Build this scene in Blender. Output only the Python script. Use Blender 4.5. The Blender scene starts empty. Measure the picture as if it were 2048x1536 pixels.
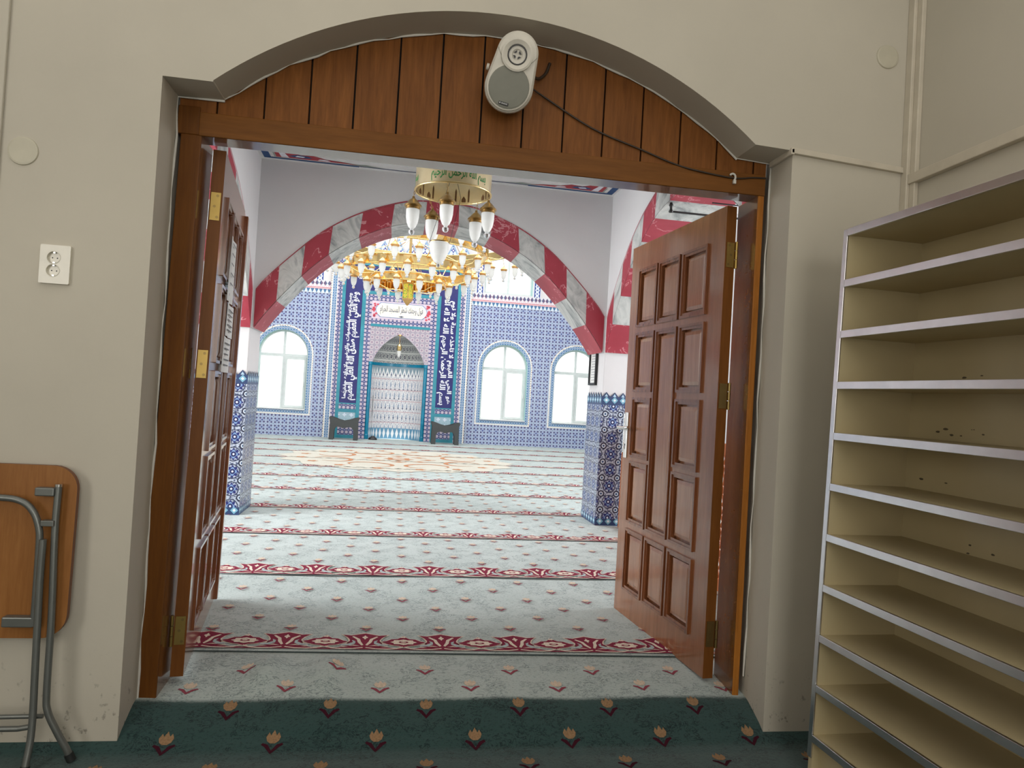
import bpy, bmesh, math, random
from mathutils import Vector, Matrix
from mathutils.geometry import tessellate_polygon, delaunay_2d_cdt
random.seed(7)
SC = bpy.context.scene
COL = SC.collection
PI = math.pi
sin, cos, sqrt = math.sin, math.cos, math.sqrt
TH = 0.0154                     # the prayer hall is built a touch askew of the lobby wall
HALL = Matrix.Rotation(TH, 4, 'Z')
IDM = Matrix.Identity(4)
BASE = {}                       # root object name -> base point in its own frame

# ------------------------------------------------------------------ materials
def srgb(r, g, b):
    f = lambda c: (c / 12.92 if c <= 0.04045 else ((c + 0.055) / 1.055) ** 2.4)
    return (f(r / 255), f(g / 255), f(b / 255), 1)

class S:
    """a node socket with arithmetic"""
    def __init__(s, g, k): s.g, s.k = g, k
    def _b(s, op, o, rev=False):
        return s.g.m(op, o, s) if rev else s.g.m(op, s, o)
    def __add__(s, o): return s._b('ADD', o)
    __radd__ = __add__
    def __sub__(s, o): return s._b('SUBTRACT', o)
    def __rsub__(s, o): return s._b('SUBTRACT', o, True)
    def __mul__(s, o): return s._b('MULTIPLY', o)
    __rmul__ = __mul__
    def __truediv__(s, o): return s._b('DIVIDE', o)
    def __lt__(s, o): return s._b('LESS_THAN', o)
    def __gt__(s, o): return s._b('GREATER_THAN', o)
    def fr(s): return s.g.m('FRACT', s)
    def ab(s): return s.g.m('ABSOLUTE', s)
    def co(s): return s.g.m('COSINE', s)
    def mx(s, o): return s.g.m('MAXIMUM', s, o)
    def mn(s, o): return s.g.m('MINIMUM', s, o)
    def fl(s): return s.g.m('FLOOR', s)

class G:
    def __init__(s, name, rough=.5, metal=0., spec=.5):
        s.mat = bpy.data.materials.new(name); s.mat.use_nodes = True
        s.t = s.mat.node_tree; s.n = s.t.nodes; s.l = s.t.links
        s.bs = s.n['Principled BSDF']
        s.bs.inputs['Roughness'].default_value = rough
        s.bs.inputs['Metallic'].default_value = metal
        s.bs.inputs['Specular IOR Level'].default_value = spec
    def put(s, inp, v):
        if isinstance(v, S): s.l.new(v.k, inp)
        else: inp.default_value = v
    def m(s, op, a, b=None):
        n = s.n.new('ShaderNodeMath'); n.operation = op
        s.put(n.inputs[0], a)
        if b is not None: s.put(n.inputs[1], b)
        return S(s, n.outputs[0])
    def coord(s, kind='Object'):
        n = s.n.new('ShaderNodeTexCoord'); x = s.n.new('ShaderNodeSeparateXYZ')
        s.l.new(n.outputs[kind], x.inputs[0]); s.vec = S(s, n.outputs[kind])
        return [S(s, o) for o in x.outputs]
    def comb(s, x, y, z):
        n = s.n.new('ShaderNodeCombineXYZ')
        for i, v in zip(n.inputs, (x, y, z)): s.put(i, v)
        return S(s, n.outputs[0])
    def noise(s, vec, scale=5., detail=3., rough=.5, dist=0.):
        n = s.n.new('ShaderNodeTexNoise')
        s.put(n.inputs['Vector'], vec); n.inputs['Scale'].default_value = scale
        n.inputs['Detail'].default_value = detail; n.inputs['Roughness'].default_value = rough
        n.inputs['Distortion'].default_value = dist
        return S(s, n.outputs[0])
    def voro(s, vec, scale=5., feat='F1'):
        n = s.n.new('ShaderNodeTexVoronoi'); n.feature = feat
        s.put(n.inputs['Vector'], vec); n.inputs['Scale'].default_value = scale
        return S(s, n.outputs[0])
    def ramp(s, f, stops):
        n = s.n.new('ShaderNodeValToRGB'); s.put(n.inputs[0], f); e = n.color_ramp.elements
        while len(e) < len(stops): e.new(1.)
        for el, (p, c) in zip(e, stops): el.position = p; el.color = c
        return S(s, n.outputs[0])
    def mix(s, f, a, b):
        n = s.n.new('ShaderNodeMix'); n.data_type = 'RGBA'
        s.put(n.inputs[0], f); s.put(n.inputs[6], a); s.put(n.inputs[7], b)
        return S(s, n.outputs[2])
    def color(s, c): s.put(s.bs.inputs['Base Color'], c); return s
    def bump(s, h, strength=.2, dist=.01):
        n = s.n.new('ShaderNodeBump'); n.inputs['Strength'].default_value = strength
        n.inputs['Distance'].default_value = dist; s.put(n.inputs['Height'], h)
        s.l.new(n.outputs[0], s.bs.inputs['Normal']); return s

def plain(name, c, rough=.5, metal=0., spec=.5, var=.06, scale=14.):
    g = G(name, rough, metal, spec); g.coord()
    k = g.noise(g.vec, scale, 3.)
    a = tuple(min(1, v * (1 + var)) for v in c[:3]) + (1,); b = tuple(v * (1 - var) for v in c[:3]) + (1,)
    g.color(g.ramp(k, [(.3, b), (.7, a)]))
    return g.mat

def plaster(name, c, rough=.75, var=.05, bump=.12, dirt=False):
    g = G(name, rough, 0, .25); x, y, z = g.coord()
    k = g.noise(g.vec, 1.7, 5.); f = g.noise(g.vec, 26., 5., .6)
    a = tuple(min(1, v * (1 + var)) for v in c[:3]) + (1,); b = tuple(v * (1 - var) for v in c[:3]) + (1,)
    base = g.ramp(k, [(.3, b), (.7, a)])
    if dirt:                                  # scuffs and grime near the floor
        low = g.ramp(z + .17, [(0., (1, 1, 1, 1)), (.34, (0, 0, 0, 1))])
        spots = g.ramp(g.noise(g.comb(x, y, z * .8), 38., 4., .7), [(.60, (0, 0, 0, 1)), (.68, (1, 1, 1, 1))])
        base = g.mix(low * spots * .75, base, (.05, .045, .04, 1)); base = g.mix(low * g.noise(g.vec, 6., 3.) * .5, base, (.30, .27, .22, 1))
    g.color(base); g.bump(f, bump, .004)
    return g.mat

def wood(name, c1, c2, rough=.35, axis='z', scale=1., coat=0.):
    g = G(name, rough, 0, .5 if coat else .2); x, y, z = g.coord()
    q = {'z': (x * 14., y * 14., z * 1.1), 'x': (x * 1.1, y * 14., z * 14.), 'y': (x * 14., y * 1.1, z * 14.)}[axis]
    v = g.comb(*q)
    n1 = g.noise(v, 2.2 * scale, 6., .65, .6); n2 = g.noise(v, 9. * scale, 4., .6)
    big = g.noise(g.vec, 1.5, 2.)
    k = n1 * .6 + n2 * .25 + big * .2
    mid = tuple((a + b) / 2 for a, b in zip(c1, c2))
    g.color(g.ramp(k, [(.34, c1), (.52, mid), (.68, c2)])); g.bump(n1, .08, .002)
    g.bs.inputs['Coat Weight'].default_value = coat; g.bs.inputs['Coat Roughness'].default_value = .12
    return g.mat

# ------------------------------------------------------------------ mesh building
def inside(p, L):
    x, y = p; c = False; n = len(L)
    for i in range(n):
        (x0, y0), (x1, y1) = L[i], L[i - 1]
        if (y0 > y) != (y1 > y) and x < (x1 - x0) * (y - y0) / (y1 - y0) + x0: c = not c
    return c
def fill(loops):
    """triangles of a polygon with holes"""
    if len(loops) == 1: return list(loops[0]), [tuple(t) for t in tessellate_polygon([[Vector((a, b, 0)) for a, b in loops[0]]])]
    pts = [Vector(p) for L in loops for p in L]; ed = []; o = 0
    for L in loops: ed += [(o + i, o + (i + 1) % len(L)) for i in range(len(L))]; o += len(L)
    v, _, f, *_r = delaunay_2d_cdt(pts, ed, [], 0, 1e-6)
    ok = []
    for t in f:
        c = (sum(v[i].x for i in t) / 3, sum(v[i].y for i in t) / 3)
        if inside(c, loops[0]) and not any(inside(c, h) for h in loops[1:]): ok.append(tuple(t))
    return [(p.x, p.y) for p in v], ok
class MB:
    def __init__(s): s.v, s.f, s.mi, s.sm = [], [], [], []
    def add(s, vs, fs, m=0, smooth=False):
        o = len(s.v); s.v += [tuple(p) for p in vs]
        for f in fs: s.f.append([o + i for i in f]); s.mi.append(m); s.sm.append(smooth)
        return s
    def box(s, x0, x1, y0, y1, z0, z1, m=0):
        return s.add([(x, y, z) for z in (z0, z1) for y in (y0, y1) for x in (x0, x1)],
                     [(0, 2, 3, 1), (4, 5, 7, 6), (0, 1, 5, 4), (2, 6, 7, 3), (0, 4, 6, 2), (1, 3, 7, 5)], m)
    def quad(s, a, b, c, d, m=0): return s.add([a, b, c, d], [(0, 1, 2, 3)], m)
    def prism(s, loops, fn, t0, t1, m=0, mside=None, caps=(1, 1)):
        """loops: outer 2-D polygon and holes; fn(a, b, t) -> point; capped slab between t0 and t1"""
        mside = m if mside is None else mside
        pts, tri = fill(loops)
        for k, t in enumerate((t0, t1)):
            if caps[k]: s.add([fn(a, b, t) for a, b in pts], [tuple(x) if k == 0 else tuple(reversed(x)) for x in tri], m)
        for L in loops:
            n = len(L)
            s.add([fn(a, b, t0) for a, b in L] + [fn(a, b, t1) for a, b in L],
                  [(i, (i + 1) % n, n + (i + 1) % n, n + i) for i in range(n)], mside)
        return s
    def strip(s, A, B, m=0, closed=False, smooth=False):
        n = len(A)
        return s.add(list(A) + list(B), [(i, (i + 1) % n, n + (i + 1) % n, n + i) for i in range(n if closed else n - 1)], m, smooth)
    def tube(s, pts, r, n=10, m=0, cap=True):
        pts = [Vector(p) for p in pts]; rings = []
        up = Vector((0, 0, 1)); prev = None
        for i, p in enumerate(pts):
            t = (pts[min(i + 1, len(pts) - 1)] - pts[max(i - 1, 0)]).normalized()
            a = prev if prev is not None else (up if abs(t.z) < .9 else Vector((1, 0, 0)))
            a = (a - t * a.dot(t)).normalized(); b = t.cross(a); prev = a
            rr = r[i] if isinstance(r, (list, tuple)) else r
            rings.append([p + (a * cos(2 * PI * k / n) + b * sin(2 * PI * k / n)) * rr for k in range(n)])
        for A, B in zip(rings, rings[1:]): s.strip(A, B, m, True, True)
        if cap:
            s.add(rings[0], [tuple(range(n))], m); s.add(rings[-1], [tuple(reversed(range(n)))], m)
        return s
    def lathe(s, prof, c=(0, 0, 0), n=16, m=0, smooth=True):
        """prof: (radius, z) pairs turned round the z axis through c"""
        rings = [[(c[0] + r * cos(2 * PI * k / n), c[1] + r * sin(2 * PI * k / n), c[2] + z) for k in range(n)] for r, z in prof]
        for A, B in zip(rings, rings[1:]): s.strip(A, B, m, True, smooth)
        return s
    def ball(s, c, r, n=12, m=0):
        return s.lathe([(max(1e-5, r * cos(a)), r * sin(a)) for a in [-PI / 2 + PI * i / (n // 2) for i in range(n // 2 + 1)]], c, n, m)
    def poly(s, pts, fn, m=0):
        """a flat filled shape; concave outlines allowed"""
        tri = tessellate_polygon([[Vector((a, b, 0)) for a, b in pts]])
        return s.add([fn(a, b) for a, b in pts], [tuple(t) for t in tri], m)
    def map(s, fn): s.v = [tuple(fn(*p)) for p in s.v]; return s
    def build(s, name, mats, parent=None, hall=False, base=None, bev=0., seg=2, uv=None, weld=False, label=None, recalc=True):
        mats = mats if isinstance(mats, (list, tuple)) else [mats]
        root = parent
        while root is not None and root.parent is not None: root = root.parent
        b = Vector(BASE[root.name]) if root is not None else Vector(base or (0, 0, 0))
        me = bpy.data.meshes.new(name)
        me.from_pydata([tuple(Vector(p) - b) for p in s.v], [], s.f)
        for m in mats: me.materials.append(m)
        me.polygons.foreach_set('material_index', s.mi); me.polygons.foreach_set('use_smooth', s.sm)
        if weld or recalc:
            bm = bmesh.new(); bm.from_mesh(me)
            if weld: bmesh.ops.remove_doubles(bm, verts=bm.verts, dist=1e-5)
            if recalc: bmesh.ops.recalc_face_normals(bm, faces=bm.faces)
            bm.to_mesh(me); bm.free()
        if uv:
            L = me.uv_layers.new(name='UVMap')
            for lp in me.loops:
                L.data[lp.index].uv = uv(*(me.vertices[lp.vertex_index].co + b))
        me.update()
        o = bpy.data.objects.new(name, me); COL.objects.link(o)
        if parent is not None: o.parent = parent
        else:
            o.matrix_world = (HALL if hall else IDM) @ Matrix.Translation(b); BASE[o.name] = tuple(b)
        if bev:
            md = o.modifiers.new('Bevel', 'BEVEL'); md.width = bev; md.segments = seg; md.limit_method = 'ANGLE'; md.angle_limit = .6
        if label: o['label'] = label
        return o

def tag(o, label=None, cat=None, group=None, kind=None):
    for k, v in (('label', label), ('category', cat), ('group', group), ('kind', kind)):
        if v: o[k] = v
    return o
def thing(name, label, cat, loc, hall=False, group=None, kind=None):
    o = bpy.data.objects.new(name, None); COL.objects.link(o); o.empty_display_size = .1
    o.matrix_world = (HALL if hall else IDM) @ Matrix.Translation(Vector(loc)); BASE[o.name] = tuple(loc)
    return tag(o, label, cat, group, kind)
def struct(o, label, cat): return tag(o, label, cat, None, 'structure')

def arc(cx, cz, r, a0, a1, n): return [(cx + r * cos(a0 + (a1 - a0) * i / n), cz + r * sin(a0 + (a1 - a0) * i / n)) for i in range(n + 1)]
def lerp(t, pts):
    for (a, b), (c, d) in zip(pts, pts[1:]):
        if t <= c: return b + (d - b) * (t - a) / (c - a) if t > a else b
    return pts[-1][1]
def smoothpts(pts, n=6):
    """Catmull-Rom through the points"""
    P = [Vector(p) for p in pts]; P = [P[0] * 2 - P[1]] + P + [P[-1] * 2 - P[-2]]; out = []
    for i in range(1, len(P) - 2):
        a, b, c, d = P[i - 1:i + 3]
        for k in range(n):
            t = k / n
            out.append(.5 * ((2 * b) + (c - a) * t + (2 * a - 5 * b + 4 * c - d) * t * t + (3 * b - a - 3 * c + d) * t ** 3))
    out.append(P[-2]); return [tuple(v) for v in out]
def circ(cx, cy, r, n=10, ry=None, rot=0):
    ry = ry or r; o = []
    for i in range(n):
        a = 2 * PI * i / n; x, y = r * cos(a), ry * sin(a)
        o.append((cx + x * cos(rot) - y * sin(rot), cy + x * sin(rot) + y * cos(rot)))
    return o
XZ = lambda a, b, t: (a, t, b)
YZ = lambda a, b, t: (t, a, b)

# ------------------------------------------------------------------ Arabic lettering
_F = dict(zip('ابتثجحخدذرزسشصضطظعغفقكلمنهوىيةءئؤ', [(0xFE8D, 2), (0xFE8F, 4), (0xFE95, 4), (0xFE99, 4), (0xFE9D, 4), (0xFEA1, 4), (0xFEA5, 4), (0xFEA9, 2), (0xFEAB, 2),
      (0xFEAD, 2), (0xFEAF, 2), (0xFEB1, 4), (0xFEB5, 4), (0xFEB9, 4), (0xFEBD, 4), (0xFEC1, 4), (0xFEC5, 4), (0xFEC9, 4), (0xFECD, 4), (0xFED1, 4),
      (0xFED5, 4), (0xFED9, 4), (0xFEDD, 4), (0xFEE1, 4), (0xFEE5, 4), (0xFEE9, 4), (0xFEED, 2), (0xFEEF, 2), (0xFEF1, 4), (0xFE93, 2), (0xFE80, 1), (0xFE89, 4), (0xFE85, 2)]))
def shape_ar(t):
    out = []; joined = False; i = 0
    while i < len(t):
        c = t[i]
        if c not in _F: out.append(c); joined = False; i += 1; continue
        if c == 'ل' and i + 1 < len(t) and t[i + 1] == 'ا':
            out.append(chr(0xFEFB + (1 if joined else 0))); joined = False; i += 2; continue
        code, k = _F[c]; nxt = i + 1 < len(t) and t[i + 1] in _F and t[i + 1] != 'ء'
        f = (2 if nxt and not joined else 3 if nxt and joined else 1 if joined else 0) if k == 4 else (1 if joined and k > 1 else 0)
        out.append(chr(code + f)); joined = (k == 4 and nxt); i += 1
    return ''.join(reversed(out))
def text_geo(body, res=2, weight=0.):
    c = bpy.data.curves.new('lettering', 'FONT'); c.body = body; c.resolution_u = res; c.offset = weight
    o = bpy.data.objects.new('lettering', c); COL.objects.link(o)
    bpy.context.view_layer.update(); dg = bpy.context.evaluated_depsgraph_get()
    me = bpy.data.meshes.new_from_object(o.evaluated_get(dg))
    V = [tuple(v.co) for v in me.vertices]; Fc = [tuple(p.vertices) for p in me.polygons]
    bpy.data.objects.remove(o); bpy.data.curves.remove(c); bpy.data.meshes.remove(me)
    return V, Fc
def put_text(mb, body, fn, w, h, m=0, res=2, weight=0.):
    """lay lettering into a w x h rectangle centred on 0,0; fn(a, b) -> point"""
    V, Fc = text_geo(body, res, weight)
    x0, x1 = min(v[0] for v in V), max(v[0] for v in V); y0, y1 = min(v[1] for v in V), max(v[1] for v in V)
    mb.add([fn(((v[0] - x0) / (x1 - x0) - .5) * w, ((v[1] - y0) / (y1 - y0) - .5) * h) for v in V], Fc, m)
# ------------------------------------------------------------------ the materials of the place
WALL = plaster('lobby_plaster', (.52, .485, .41, 1), dirt=True)
HWHITE = plaster('hall_plaster', (.66, .645, .65, 1), .7, .04, .2)
CEILW = plaster('ceiling_white', (.7, .69, .69, 1))
TRIMW = plain('cable_duct_plastic', (.56, .51, .42, 1), .4)
FILLER = plaster('filler_bead', (.62, .6, .55, 1), .8, .15, .6)
DISC = plain('cover_plastic', (.50, .47, .375, 1), .45)
FRAMEW = wood('frame_wood', srgb(84, 47, 12), srgb(112, 68, 22), .45, 'z', 1., 0)
FRAMEX = wood('header_wood', srgb(94, 56, 16), srgb(124, 78, 30), .5, 'x', 1., 0)
GLOSSW = wood('lacquered_wood', srgb(94, 56, 20), srgb(124, 78, 34), .22, 'x', 1., 1.)
FRAMEL = wood('pale_jamb_wood', srgb(128, 76, 22), srgb(176, 112, 44), .45, 'z', 1., 0)
PLANK = wood('plank_veneer', srgb(94, 54, 18), srgb(132, 82, 36), .5, 'z', 1.4, 0)
DARKGAP = plain('dark_groove', (.012, .008, .005, 1), .9)
DOORW = wood('door_wood', srgb(122, 72, 42), srgb(156, 102, 66), .24, 'z', .9, .8)
DOOREDGE = wood('door_edge_wood', srgb(96, 56, 20), srgb(124, 76, 32), .4, 'z', .9)
DOORP = wood('door_panel_wood', srgb(130, 80, 50), srgb(168, 116, 82), .2, 'z', .9, .9)
MOULD = wood('door_moulding_wood', srgb(96, 52, 28), srgb(140, 86, 52), .24, 'z', 1., .7)
BRASS = plain('hinge_brass', (.40, .28, .09, 1), .36, 1.)
BRASSD = plain('hinge_brass_dark', (.28, .2, .08, 1), .4, 1.)
CHROME = plain('satin_chrome', (.75, .75, .74, 1), .22, 1.)
PAPER = plain('paper', (.72, .72, .7, 1), .7)
INK = plain('print_ink', (.12, .12, .13, 1), .7)
SPK = plain('speaker_shell', (.60, .57, .50, 1), .42)
GRILLE = plain('speaker_grille', (.20, .20, .165, 1), .6)
BLACK = plain('black_plastic', (.012, .012, .013, 1), .45)
CABLE = plain('dark_cable', (.03, .018, .010, 1), .5)
SOCK = plain('socket_plastic', (.66, .63, .54, 1), .22)
ALU = plain('brushed_aluminium', (.74, .74, .76, 1), .3, 1.)
BOARD = plain('cream_melamine', (.50, .42, .25, 1), .4, 0, .5, .05, 5.)
TABLEW = wood('table_laminate', srgb(128, 82, 40), srgb(152, 104, 58), .4, 'z', 1.3)
TABLEE = plain('table_edge', srgb(112, 66, 38), .45)
STEEL = plain('grey_enamelled_steel', (.17, .18, .17, 1), .38, .55)
RUBBER = plain('black_rubber', (.01, .012, .012, 1), .6)
RAHLE = plain('dark_grey_plastic', (.045, .05, .05, 1), .5)
GOLD = plain('polished_gold', (.84, .62, .28, 1), .14, 1., .5, .12, 7.)
GOLDD = plain('amber_gold', (.72, .38, .08, 1), .22, 1., .5, .2, 20.)
BRONZE = plain('aged_bronze', (.42, .27, .10, 1), .3, 1.)
CAPG = plain('copper_gold_cap', (.70, .42, .17, 1), .28, .8)
GREEN = plain('green_enamel', (.03, .22, .05, 1), .5)
RODB = plain('black_iron', (.015, .016, .016, 1), .5)
LATT = wood('lattice_wood', srgb(150, 84, 48), srgb(180, 110, 70), .5, 'z')
UPVC = plain('grey_window_frame', (.58, .63, .62, 1), .35)
REVEAL = plain('teal_reveal', (.35, .66, .64, 1), .35)
SILL = plain('white_sill', (.8, .8, .79, 1), .4)
TEAL = plain('turquoise_tile', srgb(52, 136, 154), .25, 0, .5, .12, 9.)
TEALD = plain('deep_turquoise_tile', srgb(0, 118, 150), .25, 0, .5, .16, 9.)
NAVY = plain('navy_tile', srgb(34, 36, 104), .3, 0, .5, .12)
SCRIPT = plain('white_glaze', srgb(225, 228, 238), .4)
CREAM = plain('cream_glaze', srgb(232, 226, 212), .4)
DARKINK = plain('dark_blue_script', srgb(60, 70, 96), .5)
REDG = plain('red_glaze', srgb(196, 64, 84), .4)
ORN_R = plain('painted_red', srgb(160, 52, 62), .7)
ORN_B = plain('painted_blue', srgb(34, 72, 120), .7)
ORN_G = plain('painted_sage', srgb(150, 160, 152), .7)
LINEB = plain('painted_navy_line', srgb(48, 62, 110), .7)

def frosted_globe():
    g = G('frosted_globe', .45, 0, .4); g.color((.86, .86, .84, 1)); g.bs.inputs['Emission Color'].default_value = (1, 1, .97, 1); g.bs.inputs['Emission Strength'].default_value = .22
    t = g.n.new('ShaderNodeBsdfTranslucent'); t.inputs[0].default_value = (.9, .9, .88, 1)
    mx = g.n.new('ShaderNodeMixShader'); mx.inputs[0].default_value = .5
    g.l.new(g.bs.outputs[0], mx.inputs[1]); g.l.new(t.outputs[0], mx.inputs[2])
    g.l.new(mx.outputs[0], g.n['Material Output'].inputs[0]); return g.mat
GLOBE = frosted_globe()
BALL = plain('clear_ball', (.85, .87, .9, 1), .05, .85)

def pane():
    g = G('frosted_pane', .3, 0, .3); x, y, z = g.coord()
    k = g.noise(g.vec, 90., 2.); big = g.noise(g.vec, 1.6, 2.)
    tint = g.ramp(big, [(.35, (.80, .92, .86, 1)), (.5, (.97, .97, .95, 1)), (.7, (.96, .88, .86, 1))])
    tr = g.n.new('ShaderNodeBsdfTransparent'); g.put(tr.inputs[0], g.mix((k > .56) * .35, (1, 1, 1, 1), tint))
    tl = g.n.new('ShaderNodeBsdfTranslucent'); g.put(tl.inputs[0], tint)
    mx = g.n.new('ShaderNodeMixShader'); mx.inputs[0].default_value = .3
    g.l.new(tr.outputs[0], mx.inputs[1]); g.l.new(tl.outputs[0], mx.inputs[2])
    g.l.new(mx.outputs[0], g.n['Material Output'].inputs[0]); return g.mat
PANE = pane()

# ---- carpets
def carpet(name, c0, c1, vein, dark=.5, far=None):
    g = G(name, .95, 0, .1); x, y, z = g.coord()
    sp = g.noise(g.comb(x, y * 1.4, z), 85., 4., .8); cl = g.noise(g.vec, 3.2, 4., .6)
    v = g.noise(g.comb(x * 1.0, y * 1.7, z), 17., 4., .62, 2.2)
    line = ((v - .5).ab() < .020) * (g.noise(g.vec, 9., 2.) > .49)
    base = g.mix(cl, c0, c1)
    if far:                                   # paler beyond the step edge: hall light painted into the pile colour
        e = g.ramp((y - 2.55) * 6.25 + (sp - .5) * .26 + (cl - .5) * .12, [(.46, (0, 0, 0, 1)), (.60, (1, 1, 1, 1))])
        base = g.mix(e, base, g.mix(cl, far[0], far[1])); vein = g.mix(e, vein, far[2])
    base = g.mix(g.ramp(sp, [(.52, (0, 0, 0, 1)), (.66, (1, 1, 1, 1))]) * dark, base, vein)
    g.color(g.mix(line * .75, base, vein)); g.bump(sp, .5, .004)
    g.bs.inputs['Sheen Weight'].default_value = .25; g.bs.inputs['Sheen Roughness'].default_value = .5
    return g.mat
CARP_H = carpet('lit_teal_carpet', (.34, .41, .395, 1), (.48, .54, .52, 1), (.085, .12, .125, 1), .55)  # the brightness of the hall light is part of this base colour
CARP_D = carpet('lit_shaded_carpet', (.022, .054, .052, 1), (.038, .076, .072, 1), (.004, .010, .012, 1), .6, ((.34, .41, .395, 1), (.48, .54, .52, 1), (.085, .12, .125, 1)))  # same carpet, with the shade on lobby floor and riser painted in
def pile(name, c): return plain(name, c, .95, 0, .1, .18, 160.)
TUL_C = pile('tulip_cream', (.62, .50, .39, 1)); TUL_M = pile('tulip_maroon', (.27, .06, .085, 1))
TUL_CD = pile('tulip_cream_shaded', (.27, .165, .09, 1)); TUL_MD = pile('tulip_maroon_shaded', (.045, .008, .016, 1))  # shaded copies of the tulip colours, for lobby floor and riser
BRD_M = pile('border_maroon', (.215, .026, .055, 1)); BRD_C = pile('border_cream', (.72, .62, .52, 1))
BRD_G = pile('border_grey_blue', (.40, .47, .48, 1)); BRD_D = pile('border_dark_edge', (.06, .075, .075, 1))
MED_C = pile('medallion_cream', (.56, .54, .47, 1)); MED_B = pile('medallion_brown', (.46, .22, .12, 1))

# ---- marbled paint of the arch blocks
def marble(name, a, b, vein, sc=3., amt=.75):
    g = G(name, .45, 0, .4); x, y, z = g.coord()
    n = g.noise(g.comb(x, y * 1.3, z * .8), sc, 5., .6, 1.4); n2 = g.noise(g.vec, 5., 3.)
    ln = ((n - .5).ab() < .011) * (n2 > .50)
    g.color(g.mix(ln * amt, g.mix(n2, a, b), vein)); return g.mat
MRED = marble('red_marbled_paint', srgb(150, 48, 62), srgb(178, 70, 84), srgb(214, 150, 156), 3.2)
def streaks(name):
    g = G(name, .45, 0, .4); x, y, z = g.coord()
    n = g.noise(g.comb(x * 5 + z * 3, y * 5 + z * 2, z * 1.5 - x * 1.2), 1.5, 4., .6, .8); n2 = g.noise(g.vec, 2.2, 3.)
    g.color(g.ramp(n * .7 + n2 * .3, [(.36, srgb(126, 130, 132)), (.46, srgb(178, 180, 178)), (.56, srgb(204, 204, 201)), (.62, srgb(168, 170, 170)), (.7, srgb(208, 208, 205))])); return g.mat
MGREY = streaks('grey_marbled_paint')

# ---- tiles
def tile(name, fn, coords='xz', rough=.28, spec=.5):
    g = G(name, rough, 0, spec)
    if coords == 'uv': a, b, _ = g.coord('UV')
    else:
        x, y, z = g.coord(); a, b = {'xz': (x, z), 'sum': (x + y, z), 'zx': (z, x)}[coords]
    g.color(fn(g, a, b)); return g.mat
W_, N_, B_ = srgb(216, 219, 230), srgb(38, 44, 92), srgb(112, 134, 186)
def f_small(g, u, v):
    p = .148
    a = ((u / p).fr() - .5) * 2; b = ((v / p).fr() - .5) * 2
    a2 = ((u / p * 2).fr() - .5) * 2; b2 = ((v / p * 2).fr() - .5) * 2
    r = g.m('SQRT', a2 * a2 + b2 * b2); r1 = g.m('SQRT', a * a + b * b)
    base = g.mix(((a.ab() > .93).mx(b.ab() > .93)) * .7, srgb(172, 183, 204), B_)
    base = g.mix(((a2.ab() < .10).mx(b2.ab() < .10)) * (r > .5) * .6, base, srgb(120, 150, 190))
    base = g.mix((r < .60), base, srgb(124, 142, 184))
    base = g.mix((r < .46), base, N_)
    base = g.mix((r < .16), base, srgb(150, 104, 140))
    d = (1 - a.ab()) + (1 - b.ab())
    base = g.mix((d < .30) * 1., base, srgb(62, 74, 140))
    return g.mix((r1 < .13) * 1., base, srgb(74, 120, 150))
T_SMALL = tile('small_rosette_tile', f_small)
def f_big(g, u, v):
    p = .138
    a = ((u / p).fr() - .5) * 2; b = ((v / p).fr() - .5) * 2
    r = g.m('SQRT', a * a + b * b); th = g.m('ARCTAN2', b, a); pet = (th * 8).co(); pet4 = (th * 4).co()
    c1 = 1 - a.ab(); c2 = 1 - b.ab(); rc = g.m('SQRT', c1 * c1 + c2 * c2)
    base = g.mix((g.noise(g.comb(u, v, 0.), 60., 3.) > .53) * .9, srgb(176, 184, 198), srgb(40, 52, 92))
    base = g.mix(((r - .80).ab() < .05) * 1., base, srgb(28, 36, 66))
    base = g.mix((r < .60 + .12 * pet), base, srgb(28, 36, 104)); base = g.mix((r < .42 + .08 * pet4), base, srgb(120, 150, 190))
    base = g.mix((r < .30), base, srgb(26, 30, 84)); base = g.mix((r < .12), base, srgb(214, 220, 230))
    base = g.mix((rc < .42), base, srgb(30, 36, 60)); base = g.mix((rc < .26), base, srgb(196, 204, 214))
    return g.mix((rc < .13), base, srgb(34, 70, 110))
T_BIG = tile('large_blue_rosette_tile', f_big, 'sum')
def f_flower(g, u, v, p=.086, w=.1, dark=srgb(72, 70, 118)):
    a = ((u / p).fr() - .5) * 2; b = ((v / p).fr() - .5) * 2
    r = g.m('SQRT', a * a + b * b); th = g.m('ARCTAN2', b, a); pet = (th * 6).co()
    c1 = 1 - a.ab(); c2 = 1 - b.ab(); rc = g.m('SQRT', c1 * c1 + c2 * c2)
    base = g.mix((r < .72 + .08 * pet), dark, srgb(192, 192, 206)); base = g.mix((r < .42 + .1 * pet), base, srgb(164, 128, 150))
    base = g.mix((r < .2), base, srgb(236, 230, 236)); return g.mix((rc < .26), base, srgb(150, 170, 205))
T_FLOW = tile('flower_chain_tile', f_flower)
def f_chain(g, u, v):
    p = .055
    a = ((u / p).fr() - .5) * 2; b = ((v / p).fr() - .5) * 2; r = g.m('SQRT', a * a + b * b)
    base = g.mix((r < .8), srgb(72, 116, 160), srgb(188, 206, 220)); return g.mix((r < .42), base, srgb(64, 92, 140))
T_CHAIN = tile('blue_chain_tile', f_chain)
def f_dots(g, u, v):
    p = .05
    a = ((u / p).fr() - .5) * 2; b = ((v / p).fr() - .5) * 2
    return g.mix(((a.ab() + b.ab()) < .55), srgb(226, 224, 218), srgb(176, 150, 120))
T_DOTS = tile('cream_bead_tile', f_dots)
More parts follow.
